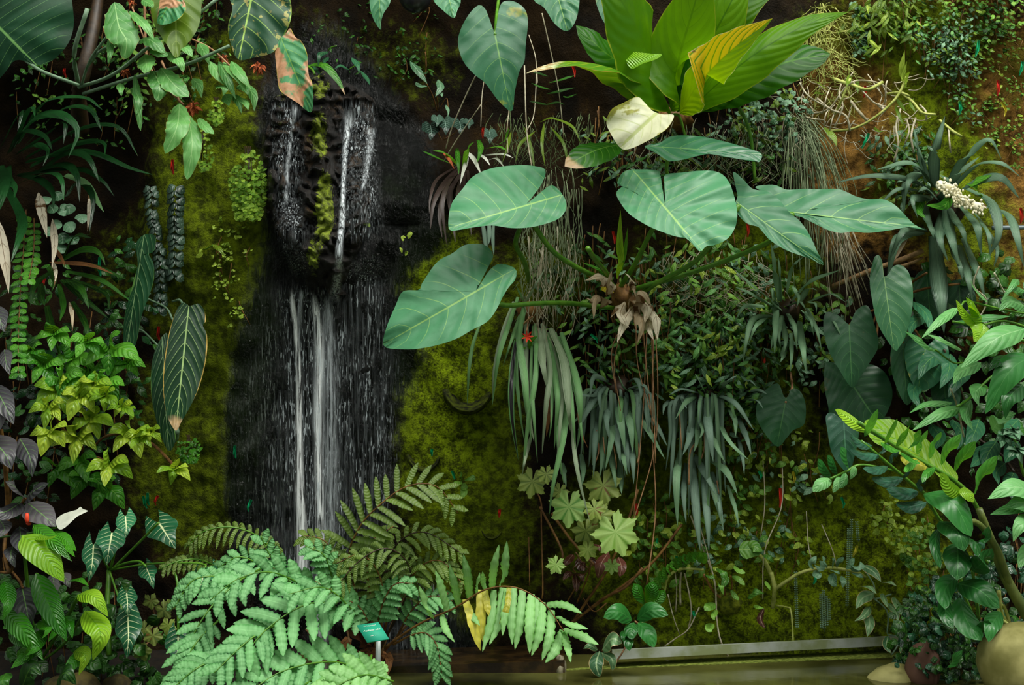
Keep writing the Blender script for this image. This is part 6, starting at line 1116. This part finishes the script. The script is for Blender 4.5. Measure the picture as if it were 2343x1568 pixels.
for a_ in ((147, 162, 12, .1, 'r', 'tiny red plant tag among the crossing stems near the top left corner'), (394, 378, 26, .05, 'r', 'red plant tag behind the lower pleated leaves, left of the falls'), (362, 760, 26, .1, 'r', 'red plant tag at the head of the longest velvet leaf'), (100, 645, 16, .3, 'r', 'red plant tag half hidden behind the dead tan strap at the left'),
           (357, 1143, 20, .5, 'r', 'dark red plant tag leaning right above the arrow leaves'), (1143, 1173, 14, .1, 'r', 'short red plant tag alone on the dark moss right of the olive fern'), (1405, 540, 22, -.25, 'r', 'red plant tag beside the upright spear leaf'), (1712, 523, 24, -.1, 'r', 'red plant tag peeping out under the third heart leaf'), (1748, 820, 26, -.1, 'r', 'red plant tag right of the narrow-leaved creeper, below the strap rosette'),
           (1786, 1137, 40, -.05, 'r', 'longest red plant tag, on the moss below the lone dark heart'), (1980, 205, 18, -.1, 'r', 'red plant tag among the bare orchid roots'), (2285, 197, 28, -.15, 'r', 'red plant tag on the brown wall near the upper right edge'), (2338, 490, 28, -.2, 'r', 'red plant tag at the right edge above the grey pipe'), (1313, 158, 18, -.4, 'r', 'small red plant tag under the white-tipped arching leaf'), (1457, 1165, 24, -.1, 'r', 'red plant tag right of the large light begonia leaf'), (1105, 300, 16, .1, 'r', 'red plant tag in the grassy clump under the long hanging heart leaf'),
           (227, 607, 36, .05, 'g', 'green plant tag beside the red-brown dead blade at the left'), (330, 1147, 24, -.2, 'g', 'left one of two green plant tags above the arrow leaves'), (337, 1140, 24, .05, 'g', 'right one of two green plant tags above the arrow leaves'), (537, 1032, 24, .05, 'g', 'thin green plant tag on the dark streaked wall left of the falls, the higher one'), (570, 1155, 24, .4, 'g', 'slanting green plant tag on the dark wall just above the ferns'), (988, 1033, 12, .1, 'g', 'short green plant tag in the small dark planting pocket'),
           (1037, 1085, 16, -.4, 'g', 'green plant tag above the lone little seedling'), (2238, 107, 28, .1, 'g', 'topmost green plant tag on the brown wall at the upper right'), (2339, 152, 22, .1, 'g', 'green plant tag cut by the upper right edge'), (2198, 243, 22, -.2, 'g', 'green plant tag at the lower end of the thin trailing creeper'), (1982, 318, 28, .45, 'g', 'green plant tag leaning right, below the orchid canes'), (1805, 268, 20, -.2, 'g', 'green plant tag where the pale strands start'),
           (1360, 772, 22, -.9, 'g', 'green plant tag lying aslant left of the dangling dry sheaths'), (1503, 1242, 20, .05, 'g', 'green plant tag on the vine stems right of the light begonia leaf'), (1548, 1281, 16, .0, 'g', 'green plant tag above the arching scalloped succulent'), (1588, 1406, 16, -.2, 'g', 'green plant tag on the moss left of the round moss ball'), (1740, 1085, 16, -.5, 'g', 'green plant tag in the loose creeper below the lone dark heart leaf'), (1929, 1148, 22, -.4, 'g', 'green plant tag on the moss under the pale leaflets'), (1866, 1325, 18, .2, 'g', 'green plant tag hanging under the thick grey leaves of the creeping branch'),
           (1817, 1090, 22, -.3, 'y', 'yellow plant tag in the creeper below the lone dark heart leaf'), (1958, 1259, 22, .3, 'y', 'short yellow plant tag on the moss beside the beaded strings'), (2298, 245, 28, -.5, 'y', 'pale yellow plant tag on the brown wall near the right edge')): stick(*a_)
mb = MB(); leaf(mb, [P(962, 1556, .4), P(975, 1552, .42), P(992, 1558, .42)], 8 * S, 'ovate', wave=.3, face=Vector((0, -.4, .9))); o = single(mb, 'fallen_leaf', M['fernyel'], 'small yellow fallen leaf lying on the wet brown ledge', 'leaf')
